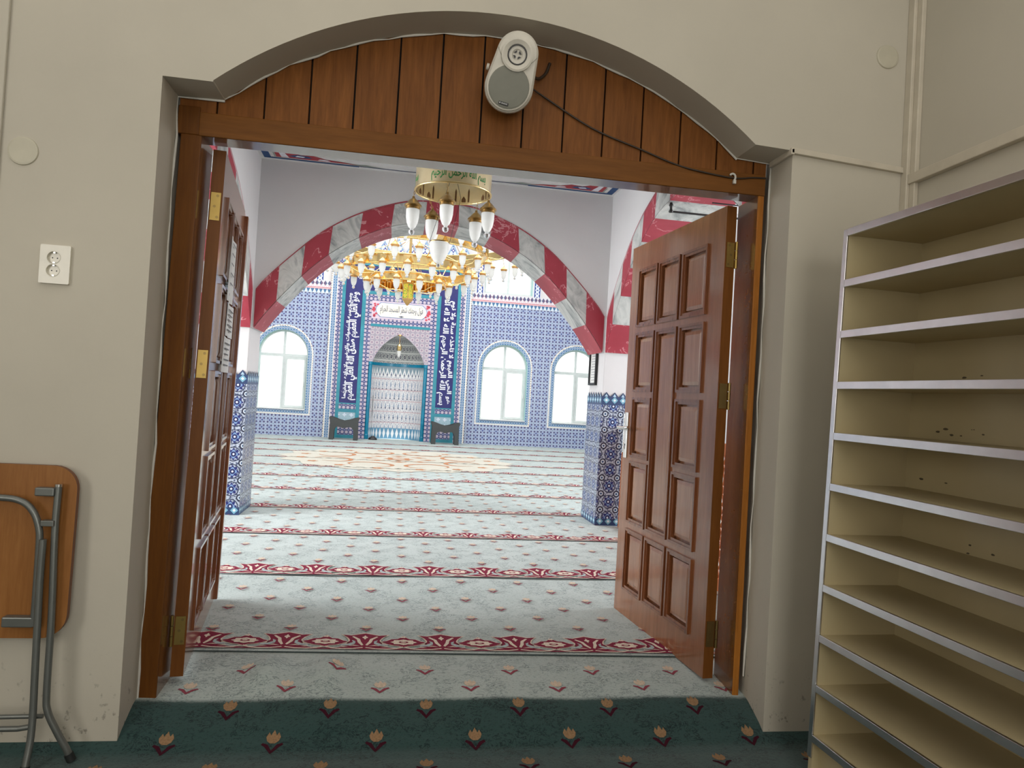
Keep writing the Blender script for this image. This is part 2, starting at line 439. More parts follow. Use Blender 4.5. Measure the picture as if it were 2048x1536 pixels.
def f_pink(g, u, v):
    p = .105
    a = ((u / p).fr() - .5) * 2; b = ((v / p).fr() - .5) * 2; r = g.m('SQRT', a * a + b * b)
    base = g.mix((r < .8), srgb(158, 150, 164), srgb(188, 184, 190)); base = g.mix((r < .5), base, srgb(174, 146, 156))
    return g.mix((r < .22), base, srgb(120, 130, 160))
T_PINK = tile('pink_grey_tile', f_pink)
def f_star(g, u, v):
    p = .14
    a = ((u / p).fr() - .5) * 2; b = ((v / p).fr() - .5) * 2; r = g.m('SQRT', a * a + b * b); th = g.m('ARCTAN2', b, a)
    base = g.mix((((a + b) * 3.2).fr() < .3).mx(((a - b) * 3.2).fr() < .3), srgb(58, 140, 160), srgb(206, 216, 224))
    return g.mix((r < .45 + .15 * (th * 4).co()), base, srgb(206, 216, 228))
T_STAR = tile('turquoise_lattice_tile', f_star)
def f_lace(g, u, v):
    """mihrab niche: rows of pale ogees, dots and pendants on grey blue"""
    p = .118; q = .235
    a = ((u / p).fr() - .5) * 2; b = (v / q).fr()
    b2 = ((v / .103).fr() - .5) * 2; r = g.m('SQRT', a * a + b2 * b2)
    og = (a.ab() - (b * 3.14159).co().ab() * .62)
    base = g.mix((g.noise(g.comb(u, v, 0.), 55., 2.) > .53) * 1., srgb(214, 214, 216), srgb(128, 134, 156))
    base = g.mix((og.ab() < .13), base, srgb(224, 224, 224)); base = g.mix((og < -.34), base, srgb(142, 156, 176))
    base = g.mix((a.ab() > .86) * (b > .1), base, srgb(216, 210, 210)); base = g.mix((r < .34) * (b > .55), base, srgb(92, 96, 116))
    base = g.mix(((b - .52).ab() < .035), base, srgb(196, 168, 172))
    pend = g.m('ABSOLUTE', a) - (1 - ((v - .12) / .11).ab()) * .72
    low = g.mix((pend < 0), srgb(92, 142, 172), srgb(226, 228, 230)); base = g.mix((v < .235), base, low)
    top = a.ab() - (1.50 - v) * 6.5
    base = g.mix((v > 1.36) * (top > 0), base, srgb(130, 152, 164)); return g.mix((v > 1.33) * (top.ab() < .26), base, srgb(230, 230, 228))
T_LACE = tile('niche_lace_tile', f_lace, 'uv', .35)
def f_dome(g, u, v):
    p = .136; q = .17
    a = ((u / p).fr() - .5) * 2; b = ((v / q).fr() - .5) * 2; r = g.m('SQRT', a * a + b * b)
    base = g.mix((g.noise(g.comb(u, v, 0.), 60., 2.) > .5) * .8, srgb(176, 178, 176), srgb(96, 104, 106))
    base = g.mix((b.ab() > .8), base, srgb(206, 206, 202)); base = g.mix((r < .62), base, srgb(214, 210, 206))
    base = g.mix((r < .46), base, srgb(64, 68, 80)); return g.mix((r < .2), base, srgb(150, 150, 156))
T_DOME = tile('niche_dome_tile', f_dome, 'uv', .4)
def f_navyarab(g, u, v):
    p = .16
    b = (v / p).fr(); w = (b * 6.2832).co() * .035
    base = g.mix(((u - w).ab() < .014).mx((u + w).ab() < .014), srgb(40, 62, 140), srgb(222, 228, 238))
    leaf = g.m('SQRT', (((b * 2).fr() - .5) * .09) * (((b * 2).fr() - .5) * .09) + u * u)
    base = g.mix(((leaf - .028).ab() < .007), base, srgb(210, 220, 236)); return g.mix((u.ab() > .066), base, srgb(214, 222, 232))
T_ARAB = tile('navy_arabesque_tile', f_navyarab, 'uv')
def f_crenel(g, u, v):
    """band under the upper windows: lily pendants over a red line and a blue fringe; v from 0 (bottom) to 1"""
    p = .085
    a = ((u / p).fr() - .5) * 2; a2 = ((u / p / 2).fr() - .5).ab()
    k = v - .60; wd = (.9 - (k - .18).ab() * 4.2)
    up = g.mix((a.ab() < wd), srgb(214, 214, 220), g.mix((a2 < .25), srgb(86, 100, 134), srgb(104, 76, 110)))
    up = g.mix(((a.ab() - (.9 - (v - .42) * 4)).ab() < .16) * (v < .66), up, srgb(216, 176, 186))
    red = g.mix(((v - .38).ab() < .02), srgb(196, 110, 120), srgb(232, 214, 214))
    lowb = g.mix((a.ab() < (v / .33) * .9), srgb(206, 216, 226), srgb(66, 112, 152))
    base = g.mix((v > .46), red, up); return g.mix((v < .33), base, lowb)
T_CREN = tile('lily_border_tile', f_crenel, 'uv')
def f_merlon(g, u, v):
    p = .12
    a = ((u / p).fr() - .5) * 2; b = ((v / p).fr() - .5) * 2; r = g.m('SQRT', a * a + b * b); th = g.m('ARCTAN2', b, a)
    base = g.mix((r < .7 + .2 * (th * 4).co()), srgb(196, 210, 224), srgb(54, 66, 140)); return g.mix((r < .3), base, srgb(206, 196, 222))
T_MERL = tile('crest_tile', f_merlon)
def f_pborder(g, u, v):
    p = .075
    a = ((u / p).fr() - .5) * 2; b = ((v / p).fr() - .5) * 2
    base = g.mix((a.ab() + b.ab() < .8), srgb(44, 64, 104), srgb(120, 170, 190)); return g.mix((a.ab() + b.ab() < .35), base, srgb(220, 226, 232))
T_PBORD = tile('pier_border_tile', f_pborder, 'sum')
CARVED = plain('edge_bead_cream', srgb(206, 204, 196), .5)
SKY, EXPO = 2.2, 0.0
P_HALL, P_QIB, P_LEFT, P_RIGHT, P_LOB, P_ENT, P_SIDE = 620,40,290,205,36,86,32
# ------------------------------------------------------------------ lobby shell
YF, YD, YB = 2.49, 2.651, 2.745          # wall face, door-frame face, back of the frame
FZ = -.17                                 # lobby floor
XL, XR, ZT = -.872, 1.412, 2.076          # niche
AC, AZ, AR = .275, .922, 1.521            # niche arch
a0 = math.acos((1.26 - AC) / AR)
NICHE = [(XL, FZ - .02), (XL, ZT), (-.71, ZT)] + list(reversed(arc(AC, AZ, AR, a0, PI - a0, 40)))[0:] + [(1.26, ZT + .006), (XR, ZT), (XR, FZ - .02)]
def wob(i): return .004 * sin(i * 2.3) + .003 * sin(i * 5.1)

mb = MB()
outer = [(-2.7, FZ - .02), (-2.7, 3.3), (1.905, 3.3), (1.905, FZ - .02)]
ring = outer[:2] + outer[2:] + list(reversed(NICHE))
mb.prism([ring], XZ, YF, YD)
mb.prism([[(-2.7, FZ), (-2.7, 3.3), (1.905, 3.3), (1.905, FZ), (1.415, FZ), (1.415, 2.50), (-.875, 2.50), (-.875, FZ)]], XZ, YD, YB + .1)
struct(mb.build('wall_front', WALL, bev=.006, label=None), 'beige plaster lobby wall with an arched niche around the doorway', 'wall')
# the wall steps forward a little at far left
struct(MB().box(-2.7, -1.346, YF - .014, YF, .95, 3.3).build('wall_left_pilaster', WALL, bev=.004), 'flat raised strip of beige wall at the far left edge', 'wall')
struct(MB().box(1.905, 2.0, -3.2, YB, FZ, 3.3).build('wall_right', WALL), 'beige plaster side wall behind the shoe rack', 'wall')
struct(MB().box(-2.8, -2.7, -3.2, YB, FZ, 3.3).build('wall_left', WALL), 'beige plaster side wall at the left of the lobby', 'wall')
struct(MB().box(-2.8, 2.0, -3.2, YB + .1, 3.3, 3.4).build('ceiling', CEILW), 'white lobby ceiling', 'ceiling')
# plaster bead where wood meets the niche
mb = MB()
path = [(XL + .002, YD - .002, z) for z in [FZ + .1 + i * .1 for i in range(22)]] + [(XL + .003, YD - .003, ZT - .003)] + [(a, YD - .003, b - .003) for a, b in NICHE[2:-2]] + [(XR - .003, YD - .003, ZT - .003)] + [(XR - .004, YD - .002, z) for z in [2.0 - i * .1 for i in range(21)]]
pts = [(p[0] + wob(i) * .6, p[1], p[2] + wob(i + 7) * .5) for i, p in enumerate(path)]
mb.tube(pts, [.0034 + .0016 * sin(i * 1.7) for i in range(len(pts))], 6)
struct(mb.build('trim_1', FILLER), 'rough bead of white filler between the niche plaster and the wood', 'trim')
# cable ducts
struct(MB().box(1.873, 1.905, YF - .034, YF, FZ, 3.3).box(1.886, 1.905, YF - .062, YF - .034, FZ, 3.3).build('trim_2', TRIMW, bev=.003), 'vertical cream cable duct in the corner above the shoe rack', 'trim')
mb = MB(); mb.add([(1.40, YF - .016, 2.083), (1.873, YF - .016, 2.055), (1.873, YF, 2.055), (1.40, YF, 2.083), (1.40, YF - .016, 2.061), (1.873, YF - .016, 2.033), (1.873, YF, 2.033), (1.40, YF, 2.061)],
       [(0, 1, 5, 4), (0, 3, 2, 1), (4, 5, 6, 7), (0, 4, 7, 3), (1, 2, 6, 5)])
struct(mb.build('trim_3', TRIMW, bev=.002), 'thin cream cable duct running from the niche to the corner', 'trim')
struct(MB().box(1.398, XR, YF - .016, YD - .01, 2.056, 2.078).build('trim_4', TRIMW, bev=.002), 'short cream cable duct inside the right side of the niche', 'trim')
struct(MB().box(1.878, 1.905, -2.9, YF - .034, 1.983, 2.022).build('trim_5', TRIMW, bev=.003), 'cream cable duct along the side wall above the shoe rack', 'trim')

# ---- floor of lobby, step and sill: one carpet following the profile
PROF = [(-3.2, FZ), (2.30, FZ), (2.40, FZ - .002), (2.455, FZ + .004), (2.485, FZ + .022), (2.52, FZ + .046), (2.58, -.094), (2.615, -.078), (2.635, -.0735), (2.66, -.071), (2.74, -.064), (2.85, -.055), (3.10, -.0495)]
ARCL = [0]
for (a, b), (c, d) in zip(PROF, PROF[1:]): ARCL.append(ARCL[-1] + math.hypot(c - a, d - b))
def prof_z(y): return lerp(y, PROF)
def arc_at(y): return lerp(y, [(p[0], l) for p, l in zip(PROF, ARCL)])
def y_of_arc(s): return lerp(s, [(l, p[0]) for p, l in zip(PROF, ARCL)])
def bulge(x, y):
    h = 0
    for bx, hb, w in ((-.47, .034, .06), (-.235, .033, .055), (.06, .004, .12), (.62, .004, .15)):
        h += hb * math.exp(-((x - bx) / w) ** 2)
    e = max(0., min(1., (y - 2.62) / .2)); e = e * e * (3 - 2 * e)
    soft = .0035 * sin(x * 9 + y * 4) * max(0., min(1., (y - 2.5) / .1)) * (1 - max(0., min(1., (y - 2.8) / .1)))
    crease = .004 * math.exp(-((y - 2.47 - .004 * sin(x * 3)) / .02) ** 2)
    e *= 1 - max(0., min(1., (y - 2.90) / .1))
    return h * e + soft + crease
def cz(x, y): return prof_z(y) + bulge(x, y)
xs = [-2.7, -2, -1.6, -1.3, -1.1] + [-.98 + i * .03 for i in range(85)] + [1.7, 1.905]
ys = [-3.2, -2, -1, 0, 1, 1.6, 2.0, 2.2, 2.3] + [2.36 + i * .0125 for i in range(47)]
ys = ys + [3.02, 3.10]
mb = MB(); nx = len(xs)
V = [(x, y, cz(x, y)) for y in ys for x in xs]
FL, FD = [], []
for j in range(len(ys) - 1):
    for i in range(nx - 1):
        if ys[j] >= YF + .02 and not (-.98 < (xs[i] + xs[i + 1]) / 2 < 1.5): continue
        f = (j * nx + i, j * nx + i + 1, (j + 1) * nx + i + 1, (j + 1) * nx + i)
        FD.append(f)
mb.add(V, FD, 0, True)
mb.add([(x, 3.10, cz(x, 3.10)) for x in xs[4:-2]] + [(x, 3.10, -.09) for x in xs[4:-2]], [(i, i + 1, len(xs[4:-2]) + i + 1, len(xs[4:-2]) + i) for i in range(len(xs[4:-2]) - 1)], 1)
# woven tulips
TUL = [(-.030, .050), (-.020, .072), (-.012, .058), (0, .082), (.012, .058), (.020, .072), (.030, .050), (.024, .030), (.010, .018), (-.010, .018), (-.024, .030)]
LEAF = [(0, -.014), (-.018, .012), (-.040, .020), (-.046, .012), (-.030, .002), (-.008, -.024), (0, -.034), (.008, -.024), (.030, .002), (.046, .012), (.040, .020), (.018, .012)]
def stamp(mb, cx, cs, fz, yof, mats, sc=1., ex=.0016):
    for k, (pl, m) in enumerate(((TUL, mats[0]), (LEAF, mats[1]))):
        tri = tessellate_polygon([[Vector((a, b, 0)) for a, b in pl]])
        P = []
        for a, b in pl:
            x = cx + a * sc; y = yof(cs + b * sc)
            P.append((x, y, fz(x, y) + ex))
        mb.add(P, [tuple(t) for t in tri], m)
s_riser = arc_at(2.575)
for r in range(-22, 4):
    s = s_riser + r * .133
    y = y_of_arc(s)
    if y > 2.86: break
    for k in range(-9, 6):
        x = .143 + k * .345 + (.1725 if r % 2 else 0)
        if y > YF - .06 and not (-.83 < x < 1.36): continue
        if not (-2.6 < x < 1.85): continue
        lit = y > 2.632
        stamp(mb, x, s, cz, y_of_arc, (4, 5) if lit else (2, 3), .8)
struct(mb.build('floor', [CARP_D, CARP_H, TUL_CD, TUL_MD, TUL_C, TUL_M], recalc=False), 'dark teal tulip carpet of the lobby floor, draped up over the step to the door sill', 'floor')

# ------------------------------------------------------------------ the door frame and planked arch
fr = thing('door_frame', 'brown wooden doorway frame with a planked arch above, inside the niche', 'door frame', (.28, YD, -.1))
for x0, x1, m in ((XL + .004, -.797, FRAMEW), (1.364, XR - .022, FRAMEL)):
    yb = 2.80 if x0 < 0 else 2.825
    MB().box(x0, x1, YD, yb, -.135, 1.943).map(lambda x, y, z: (x + (.0135 * (z - .9) if x < 0 else 0), y, z)).build('jamb', m, fr, bev=.003)
    xi, sx = (x1 + .0004, .0135) if x0 < 0 else (x0 - .0004, 0)
    MB().quad((xi + sx * -1.02, YD + .004, -.12), (xi + sx * -1.02, yb - .002, -.12), (xi + sx * 1.04, yb - .002, 1.939), (xi + sx * 1.04, YD + .004, 1.939)).build('lacquered_face', GLOSSW, fr, recalc=False)
MB().box(XL + .004, -.793, YD, YB, 1.943, 2.045).build('corner_block', FRAMEW, fr, bev=.003)
mb = MB().box(-.793, XR - .022, YD - .004, YB, 1.940, 2.026); hb = mb.build('header', FRAMEX, fr, bev=.003)
MB().quad((-.786, YD, 1.9395), (1.363, YD, 1.9395), (1.363, YB - .001, 1.9395), (-.786, YB - .001, 1.9395)).build('lacquered_face', GLOSSW, hb, recalc=False)
px = [-.868, -.737] + [-.575 + .1597 * i for i in range(13)] + [1.395]
px = [-.868, -.737, -.574, -.415, -.256, -.097, .061, .219, .380, .541, .701, .860, 1.019, 1.177, 1.338, 1.396]
def archz(x):
    if x <= -.71 or x >= 1.26: return ZT + .004
    return AZ + sqrt(AR * AR - (x - AC) ** 2) + .004
for a, b in zip(px, px[1:]):
    n = 8; xx = [a + .0035 + (b - a - .007) * i / n for i in range(n + 1)]
    pl = [(xx[0], 2.02), (xx[-1], 2.02)] + [(x, archz(x)) for x in reversed(xx)]
    MB().prism([pl], XZ, YD + .004, YD + .03).build('plank', PLANK, fr, bev=.0015)
MB().prism([[(-.868, 2.0), (1.40, 2.0)] + [(x, archz(x) + .01) for x in [1.40 - i * .0567 for i in range(41)]]], XZ, YD + .022, YD + .05).build('backing_board', DARKGAP, fr)

# ------------------------------------------------------------------ door leaves
US = [(.130, .360), (.382, .603), (.622, .846)]
VS = [(1.475, 1.785), (1.132, 1.444), (.786, 1.102), (.442, .766), (.088, .410)]
CELLS = [(0, 0), (1, 0), (2, 0), (0, 1), (2, 1), (0, 2), (2, 2), (0, 3), (2, 3), (0, 4), (1, 4), (2, 4), 'C']
def cell(c): return US[1] + (VS[3][0], VS[1][1]) if c == 'C' else US[c[0]] + VS[c[1]]
def make_door(name, label, hx, hy, dirx, diry, side, z0, z1):
    L = math.hypot(dirx, diry); d = Vector((dirx / L, diry / L, 0)); w = Vector((d.y, -d.x, 0)) * side
    H0 = Vector((hx, hy, 0))
    def P(u, z, t):                       # t: depth into the leaf from its visible face
        p = H0 + d * u + w * t; return (p.x + (.0155 * z if side < 0 else 0), p.y, z)
    D = thing(name, label, 'door', (hx, hy, z0), kind='structure')
    W = .95; T = .045
    holes = []
    for c in CELLS:
        u0, u1, v0, v1 = cell(c); holes.append([(u0 + .012, v0 + .012), (u1 - .012, v0 + .012), (u1 - .012, v1 - .012), (u0 + .012, v1 - .012)])
    mb = MB().prism([[(0, z0), (W, z0), (W, z1), (0, z1)]] + holes, P, 0, T)
    # hinge-side edge gets its own lighter wood
    mb.quad(P(-.0006, z0, 0), P(-.0006, z1, 0), P(-.0006, z1, T), P(-.0006, z0, T), 1)
    mb.build('door_leaf', [DOORW, DOOREDGE], D)
    for c in CELLS:
        u0, u1, v0, v1 = cell(c)
        mb = MB()
        mb.box(u0 + .01, u1 - .01, v0 + .01, v1 - .01, .02, .032)
        k = .034; kk = .05                # raised field
        A = [(u0 + k, v0 + k), (u1 - k, v0 + k), (u1 - k, v1 - k), (u0 + k, v1 - k)]
        B = [(u0 + kk, v0 + kk), (u1 - kk, v0 + kk), (u1 - kk, v1 - kk), (u0 + kk, v1 - kk)]
        ra = [(a, b, .020) for a, b in A]; rb = [(a, b, .007) for a, b in A]; rc = [(a, b, .003) for a, b in B]
        mb.strip(ra, rb, 0, True); mb.strip(rb, rc, 0, True); mb.add(rc, [(0, 1, 2, 3)])
        mb.map(lambda a, b, t: P(a, b, t)); pn = mb.build('door_panel', DOORP, D, bev=.0015)
        mb = MB()
        for off, wd, h in ((0., .012, -.010), (.011, .013, -.004)):
            o = [(u0 + off, v0 + off), (u1 - off, v0 + off), (u1 - off, v1 - off), (u0 + off, v1 - off)]
            i = [(u0 + off + wd, v0 + off + wd), (u1 - off - wd, v0 + off + wd), (u1 - off - wd, v1 - off - wd), (u0 + off + wd, v1 - off - wd)]
            mb.prism([o, i], lambda a, b, t: (a, b, t), h, .019)
        mb.map(lambda a, b, t: P(a, b, t)); mb.build('moulding', MOULD, pn, bev=.003)
    for zc, met in ((1.713, 0), (1.122, 1), (.135, 1)):
        hm = (BRASS if side < 0 or met == 0 else BRASSD)
        mb = MB().box(-.0035, -.0006, zc - .052, zc + .052, .006, .040); mb.map(lambda u, z, t: P(u, z, t)); hg = mb.build('hinge', hm, D)
        mb = MB(); c0 = Vector(P(-.006, 0, .049))
        for a, b in ((-.056, -.02), (-.018, .018), (.02, .056)):
            mb.lathe([(0.0001, a), (.0065, a), (.0065, b), (.0001, b)], (c0.x, c0.y, zc), 10)
        mb.build('hinge_pin', hm, hg)
        mb = MB()
        for dz, t in ((-.04, .015), (0., .026), (.04, .017)):
            mb.add([P(-.0042, zc + dz + .0055 * sin(i), t + .0055 * cos(i)) for i in [2 * PI * j / 8 for j in range(8)]], [tuple(range(8))])
        mb.build('screw_head', BRASSD, hg)
    return D, P
D1, P1 = make_door('door_1', 'left panelled wooden door leaf, open and seen nearly edge on, with papers taped to it', -.750, 2.75, -.146, 1.0, -1, -.035, 1.925)
D2, P2 = make_door('door_2', 'right panelled wooden door leaf, open, with a silver handle and glossy raised panels', 1.280, 2.75, -.092, .95, 1, -.048, 1.918)
# astragal on the left leaf's free edge
mb = MB().box(.944, .99, -.03, 1.90, -.018, .03); mb.map(lambda u, z, t: P1(u, z, t)); mb.build('meeting_strip', MOULD, D1, bev=.004)
# handle set of the right leaf
hd = None
mb = MB().box(.888, .926, .775, 1.02, -.008, 0); mb.map(lambda u, z, t: P2(u, z, t)); hd = mb.build('door_handle', plain('pale_satin_plate', (.82, .82, .8, 1), .3, .3), D2, bev=.003, label='satin silver handle plate')
mb = MB(); mb.tube([P2(.907, .935, -.005), P2(.907, .935, -.045), P2(.900, .936, -.055), P2(.86, .936, -.058), P2(.80, .940, -.055), P2(.785, .944, -.050)], [.010, .009, .009, .008, .007, .006], 10); mb.build('lever', CHROME, hd)
mb = MB(); mb.tube([P2(.907, .935, .045), P2(.907, .935, .09), P2(.90, .936, .10), P2(.80, .938, .10)], [.009, .009, .009, .006], 8); mb.build('outer_lever', CHROME, hd)
mb = MB(); mb.add([P2(.907 + .007 * sin(i), .845 + .007 * cos(i), -.0086) for i in [2 * PI * j / 10 for j in range(10)]], [tuple(range(10))]); mb.add([P2(.903, .84, -.0086), P2(.911, .84, -.0086), P2(.9115, .822, -.0086), P2(.9025, .822, -.0086)], [(0, 1, 2, 3)]); mb.build('keyhole', BLACK, hd, recalc=False)
# the lock edge plate on the other face shows as a pale plate with one mark
mb = MB().box(.945, .962, .80, 1.01, -.002, .03); mb.map(lambda u, z, t: P2(u, z, t)); mb.build('lock_plate', CHROME, D2, bev=.001)
# taped papers on the left leaf
for k, (u0, u1, z0, z1, lab) in enumerate(((.30, .50, 1.40, 1.67, 'white printed paper taped highest on the left door leaf'), (.34, .60, 1.255, 1.395, 'middle of three white papers taped on the left door leaf'), (.30, .56, 1.10, 1.25, 'lowest white paper taped on the left door leaf'))):
    Q = thing('paper_notice', lab, 'paper', P1(u0, z0, -.012), group='papers taped on the left door')
    n = 6; A = [P1(u0 + (u1 - u0) * i / n, z0, -.013 - .004 * sin(i * 1.3)) for i in range(n + 1)]; B = [P1(u0 + (u1 - u0) * i / n, z1, -.0125 - .003 * sin(i * 1.1 + 1)) for i in range(n + 1)]
    MB().strip(A, B, 0, False, True).build('sheet', PAPER, Q, recalc=False)
    mb = MB()
    for r in range(5):
        zz = z1 - .03 - r * (z1 - z0) / 6.5
        mb.quad(P1(u0 + .03, zz, -.0185), P1(u1 - .04 - .02 * (r % 3), zz, -.0185), P1(u1 - .04 - .02 * (r % 3), zz + .006, -.0185), P1(u0 + .03, zz + .006, -.0185))
    mb.build('printed_lines', INK, Q, recalc=False)

# ------------------------------------------------------------------ speaker on the planks
SPC = Vector((.318, 2.545, 2.262))
sp = thing('wall_speaker', 'grey white two-way wall speaker mounted high on the wooden planks', 'speaker', tuple(SPC))
Rm = Matrix.Rotation(math.radians(-6), 3, 'Z') @ Matrix.Rotation(math.radians(17), 3, 'X') @ Matrix.Rotation(math.radians(12), 3, 'Y')
def SP(x, y, z):
    p = SPC + Rm @ Vector((x, y, z)); return tuple(p)
def hull2(r1, z1, r2, z2, n=20):
    d = z2 - z1; al = math.asin((r1 - r2) / d)
    return [(r2 * cos(a), z2 + r2 * sin(a)) for a in [al + (PI - 2 * al) * i / n for i in range(n + 1)]] + [(r1 * cos(a), z1 + r1 * sin(a)) for a in [PI - al + (PI + 2 * al) * i / n for i in range(n + 1)]]
mb = MB(); rings = []
for y, gr in ((.095, -.045), (.085, -.022), (.04, -.004), (-.03, .003), (-.046, .001), (-.054, -.006)):
    rings.append([(a, y, b) for a, b in hull2(.087 + gr, -.056, .073 + gr, .062)])
for A, B in zip(rings, rings[1:]): mb.strip(A, B, 0, True, True)
mb.add(rings[-1], [tuple(range(len(rings[-1])))]); mb.add(rings[0], [tuple(range(len(rings[0])))])
mb.map(SP); mb.build('cabinet', SPK, sp)
def disc_ring(prof, cx, cz, mat, name, par, n=32):
    mb = MB(); rr = [[(cx + r * cos(2 * PI * k / n), y, cz + r * sin(2 * PI * k / n)) for k in range(n)] for r, y in prof]
    for A, B in zip(rr, rr[1:]): mb.strip(A, B, 0, True, True)
    mb.map(SP); return mb.build(name, mat, par)
disc_ring([(.081, -.05), (.080, -.058), (.075, -.060)], 0, -.058, SPK, 'woofer_rim', sp)
wg = disc_ring([(.075, -.060), (.070, -.0615), (.045, -.0635), (.0005, -.0645)], 0, -.058, GRILLE, 'woofer_grille', sp)
hn = disc_ring([(.058, -.05), (.057, -.068), (.050, -.070), (.036, -.064), (.033, -.058)], 0, .054, SPK, 'tweeter_horn', sp)
disc_ring([(.034, -.0575), (.034, -.0655), (.0305, -.0655), (.0305, -.0575)], 0, .054, BLACK, 'black_ring', hn)
disc_ring([(.0305, -.0610), (.020, -.060), (.016, -.056), (.0005, -.055)], 0, .054, SPK, 'tweeter_dome', hn)
mb = MB()
for k in range(4):
    a = PI / 4 + k * PI / 2
    pts = [(0 + r * cos(a + s), -.0612, .054 + r * sin(a + s)) for r, s in ((.008, -.35), (.016, -.5), (.016, .5), (.008, .35))]
    mb.add(pts, [(0, 1, 2, 3)])
mb.map(SP); mb.build('tweeter_slots', BLACK, hn, recalc=False)
bd = MB().box(-.022, .014, -.0665, -.060, -.122, -.112).map(SP).build('badge', BLACK, sp, bev=.001)
mb = MB()
mb.add([SP(-.0175 + .003 * cos(i), -.0669, -.117 + .003 * sin(i)) for i in [2 * PI * j / 8 for j in range(8)]], [tuple(range(8))])
for k in range(5): mb.add([SP(a - .002, -.0669, b - .01) for a, b in ((-.0095 + k * .0045, -.1095), (-.0065 + k * .0045, -.1095), (-.0065 + k * .0045, -.1045 - .001 * (k % 2)), (-.0095 + k * .0045, -.1045))], [(0, 1, 2, 3)])
mb.build('badge_marks', plain('badge_grey', (.4, .4, .4, 1), .5), bd, recalc=False)
MB().box(-.02, .02, .06, .14, -.03, .03).map(SP).build('bracket', BLACK, sp, bev=.003)
MB().lathe([(.0005, -.012), (.012, -.012), (.012, .012), (.0005, .012)], (0, 0, 0), 12).map(lambda x, y, z: SP(-.095 + z * .4, .02 + x, -.002 + y)).build('side_knob', SPK, sp)
# seams of the shell
for pl in (((-.078, .062), (-.066, .046), (-.048, .028)), ((.078, .066), (.066, .048), (.05, .03))): MB().tube([SP(a * .93, -.0545, b) for a, b in pl], .0008, 5).build('shell_seam', GRILLE, sp)
cb = smoothpts([(.40, 2.60, 2.285), (.43, 2.625, 2.29), (.46, 2.645, 2.325), (.474, 2.652, 2.368)], 5)
tag(MB().tube(cb, .006, 8).build('cable_stub', CABLE), 'short thick dark cable from a hole in the planks to the speaker', 'cable')
cb = smoothpts([(.36, 2.600, 2.262), (.45, 2.643, 2.235), (.655, 2.648, 2.134), (.86, 2.648, 2.072), (1.00, 2.647, 2.030), (1.104, 2.641, 2.010), (1.248, 2.641, 1.998), (1.33, 2.642, 2.008), (1.388, 2.642, 2.012)], 6)
tag(MB().tube(cb, .0035, 7).build('speaker_cable', CABLE), 'thin dark cable sagging from the speaker across the planks to the right', 'cable')
mb = MB(); mb.tube([(1.243 + .012 * cos(a), 2.638, 2.000 + .014 * sin(a)) for a in [-.9 + i * .45 for i in range(9)]], .0045, 8); mb.box(1.246, 1.258, 2.634, 2.646, 1.974, 1.990)
tag(mb.build('cable_clip', plain('white_clip', (.62, .6, .55, 1), .4), bev=.002), 'small white plastic hook holding the cable on the door header', 'cable clip')

# ------------------------------------------------------------------ wall fittings
for (x, z, lab) in ((-1.281, 1.775, 'round beige cover disc on the wall above the power socket'), (1.790, 2.489, 'round beige cover disc high on the wall right of the arch')):
    mb = MB().lathe([(.0005, .007), (.040, .0065), (.0455, .005), (.047, 0), (.047, -.001), (.0005, -.001)], (0, 0, 0), 32).map(lambda a, b, c: (x + a, YF - c - (.0 if x > 0 else .0), z + b))
    tag(mb.build('junction_box_cover', DISC, base=(x, YF, z)), lab, 'wall cover', 'round covers on the lobby wall')
so = thing('power_socket', 'white double power socket on the wall left of the doorway', 'socket', (-1.158, YF, 1.412))
cx = -1.158
def rr(x0, x1, z0, z1, r, n=4):
    o = []
    for (a, b, t) in ((x1 - r, z1 - r, 0), (x0 + r, z1 - r, 1), (x0 + r, z0 + r, 2), (x1 - r, z0 + r, 3)):
        o += [(a + r * cos((t + i / n) * PI / 2), b + r * sin((t + i / n) * PI / 2)) for i in range(n + 1)]
    return o
SZ = (1.434, 1.392)
hl = [circ(cx - .004, z, .0205, 24) for z in SZ]
MB().prism([rr(cx - .046, cx + .046, 1.349, 1.475, .004)] + hl, XZ, YF - .012, YF).build('cover_plate', SOCK, so, bev=.002)
for z in SZ:
    mb = MB(); rg = [[(cx - .004 + r * cos(a), y, z + r * sin(a)) for a in [2 * PI * k / 24 for k in range(24)]] for r, y in ((.021, YF - .013), (.0195, YF - .0135), (.0185, YF - .003), (.0003, YF - .003))]
    for A, B in zip(rg, rg[1:]): mb.strip(A, B, 0, True, False)
    ins = mb.build('socket_well', SOCK, so)
    mb = MB()
    for dx, dz, r in ((-.0075, .0, .0022), (.0075, -.0005, .0022)):
        mb.add([(cx - .004 + dx + r * cos(a), YF - .0034, z + dz + r * sin(a)) for a in [2 * PI * k / 10 for k in range(10)]], [tuple(range(10))])
    mb.build('contact_holes', BLACK, ins, recalc=False)
    for za, zb in ((-.0185, -.0145), (.0145, .0185)): MB().box(cx - .007, cx - .001, YF - .010, YF - .003, z + za, z + zb).build('earth_clip', CHROME, ins)

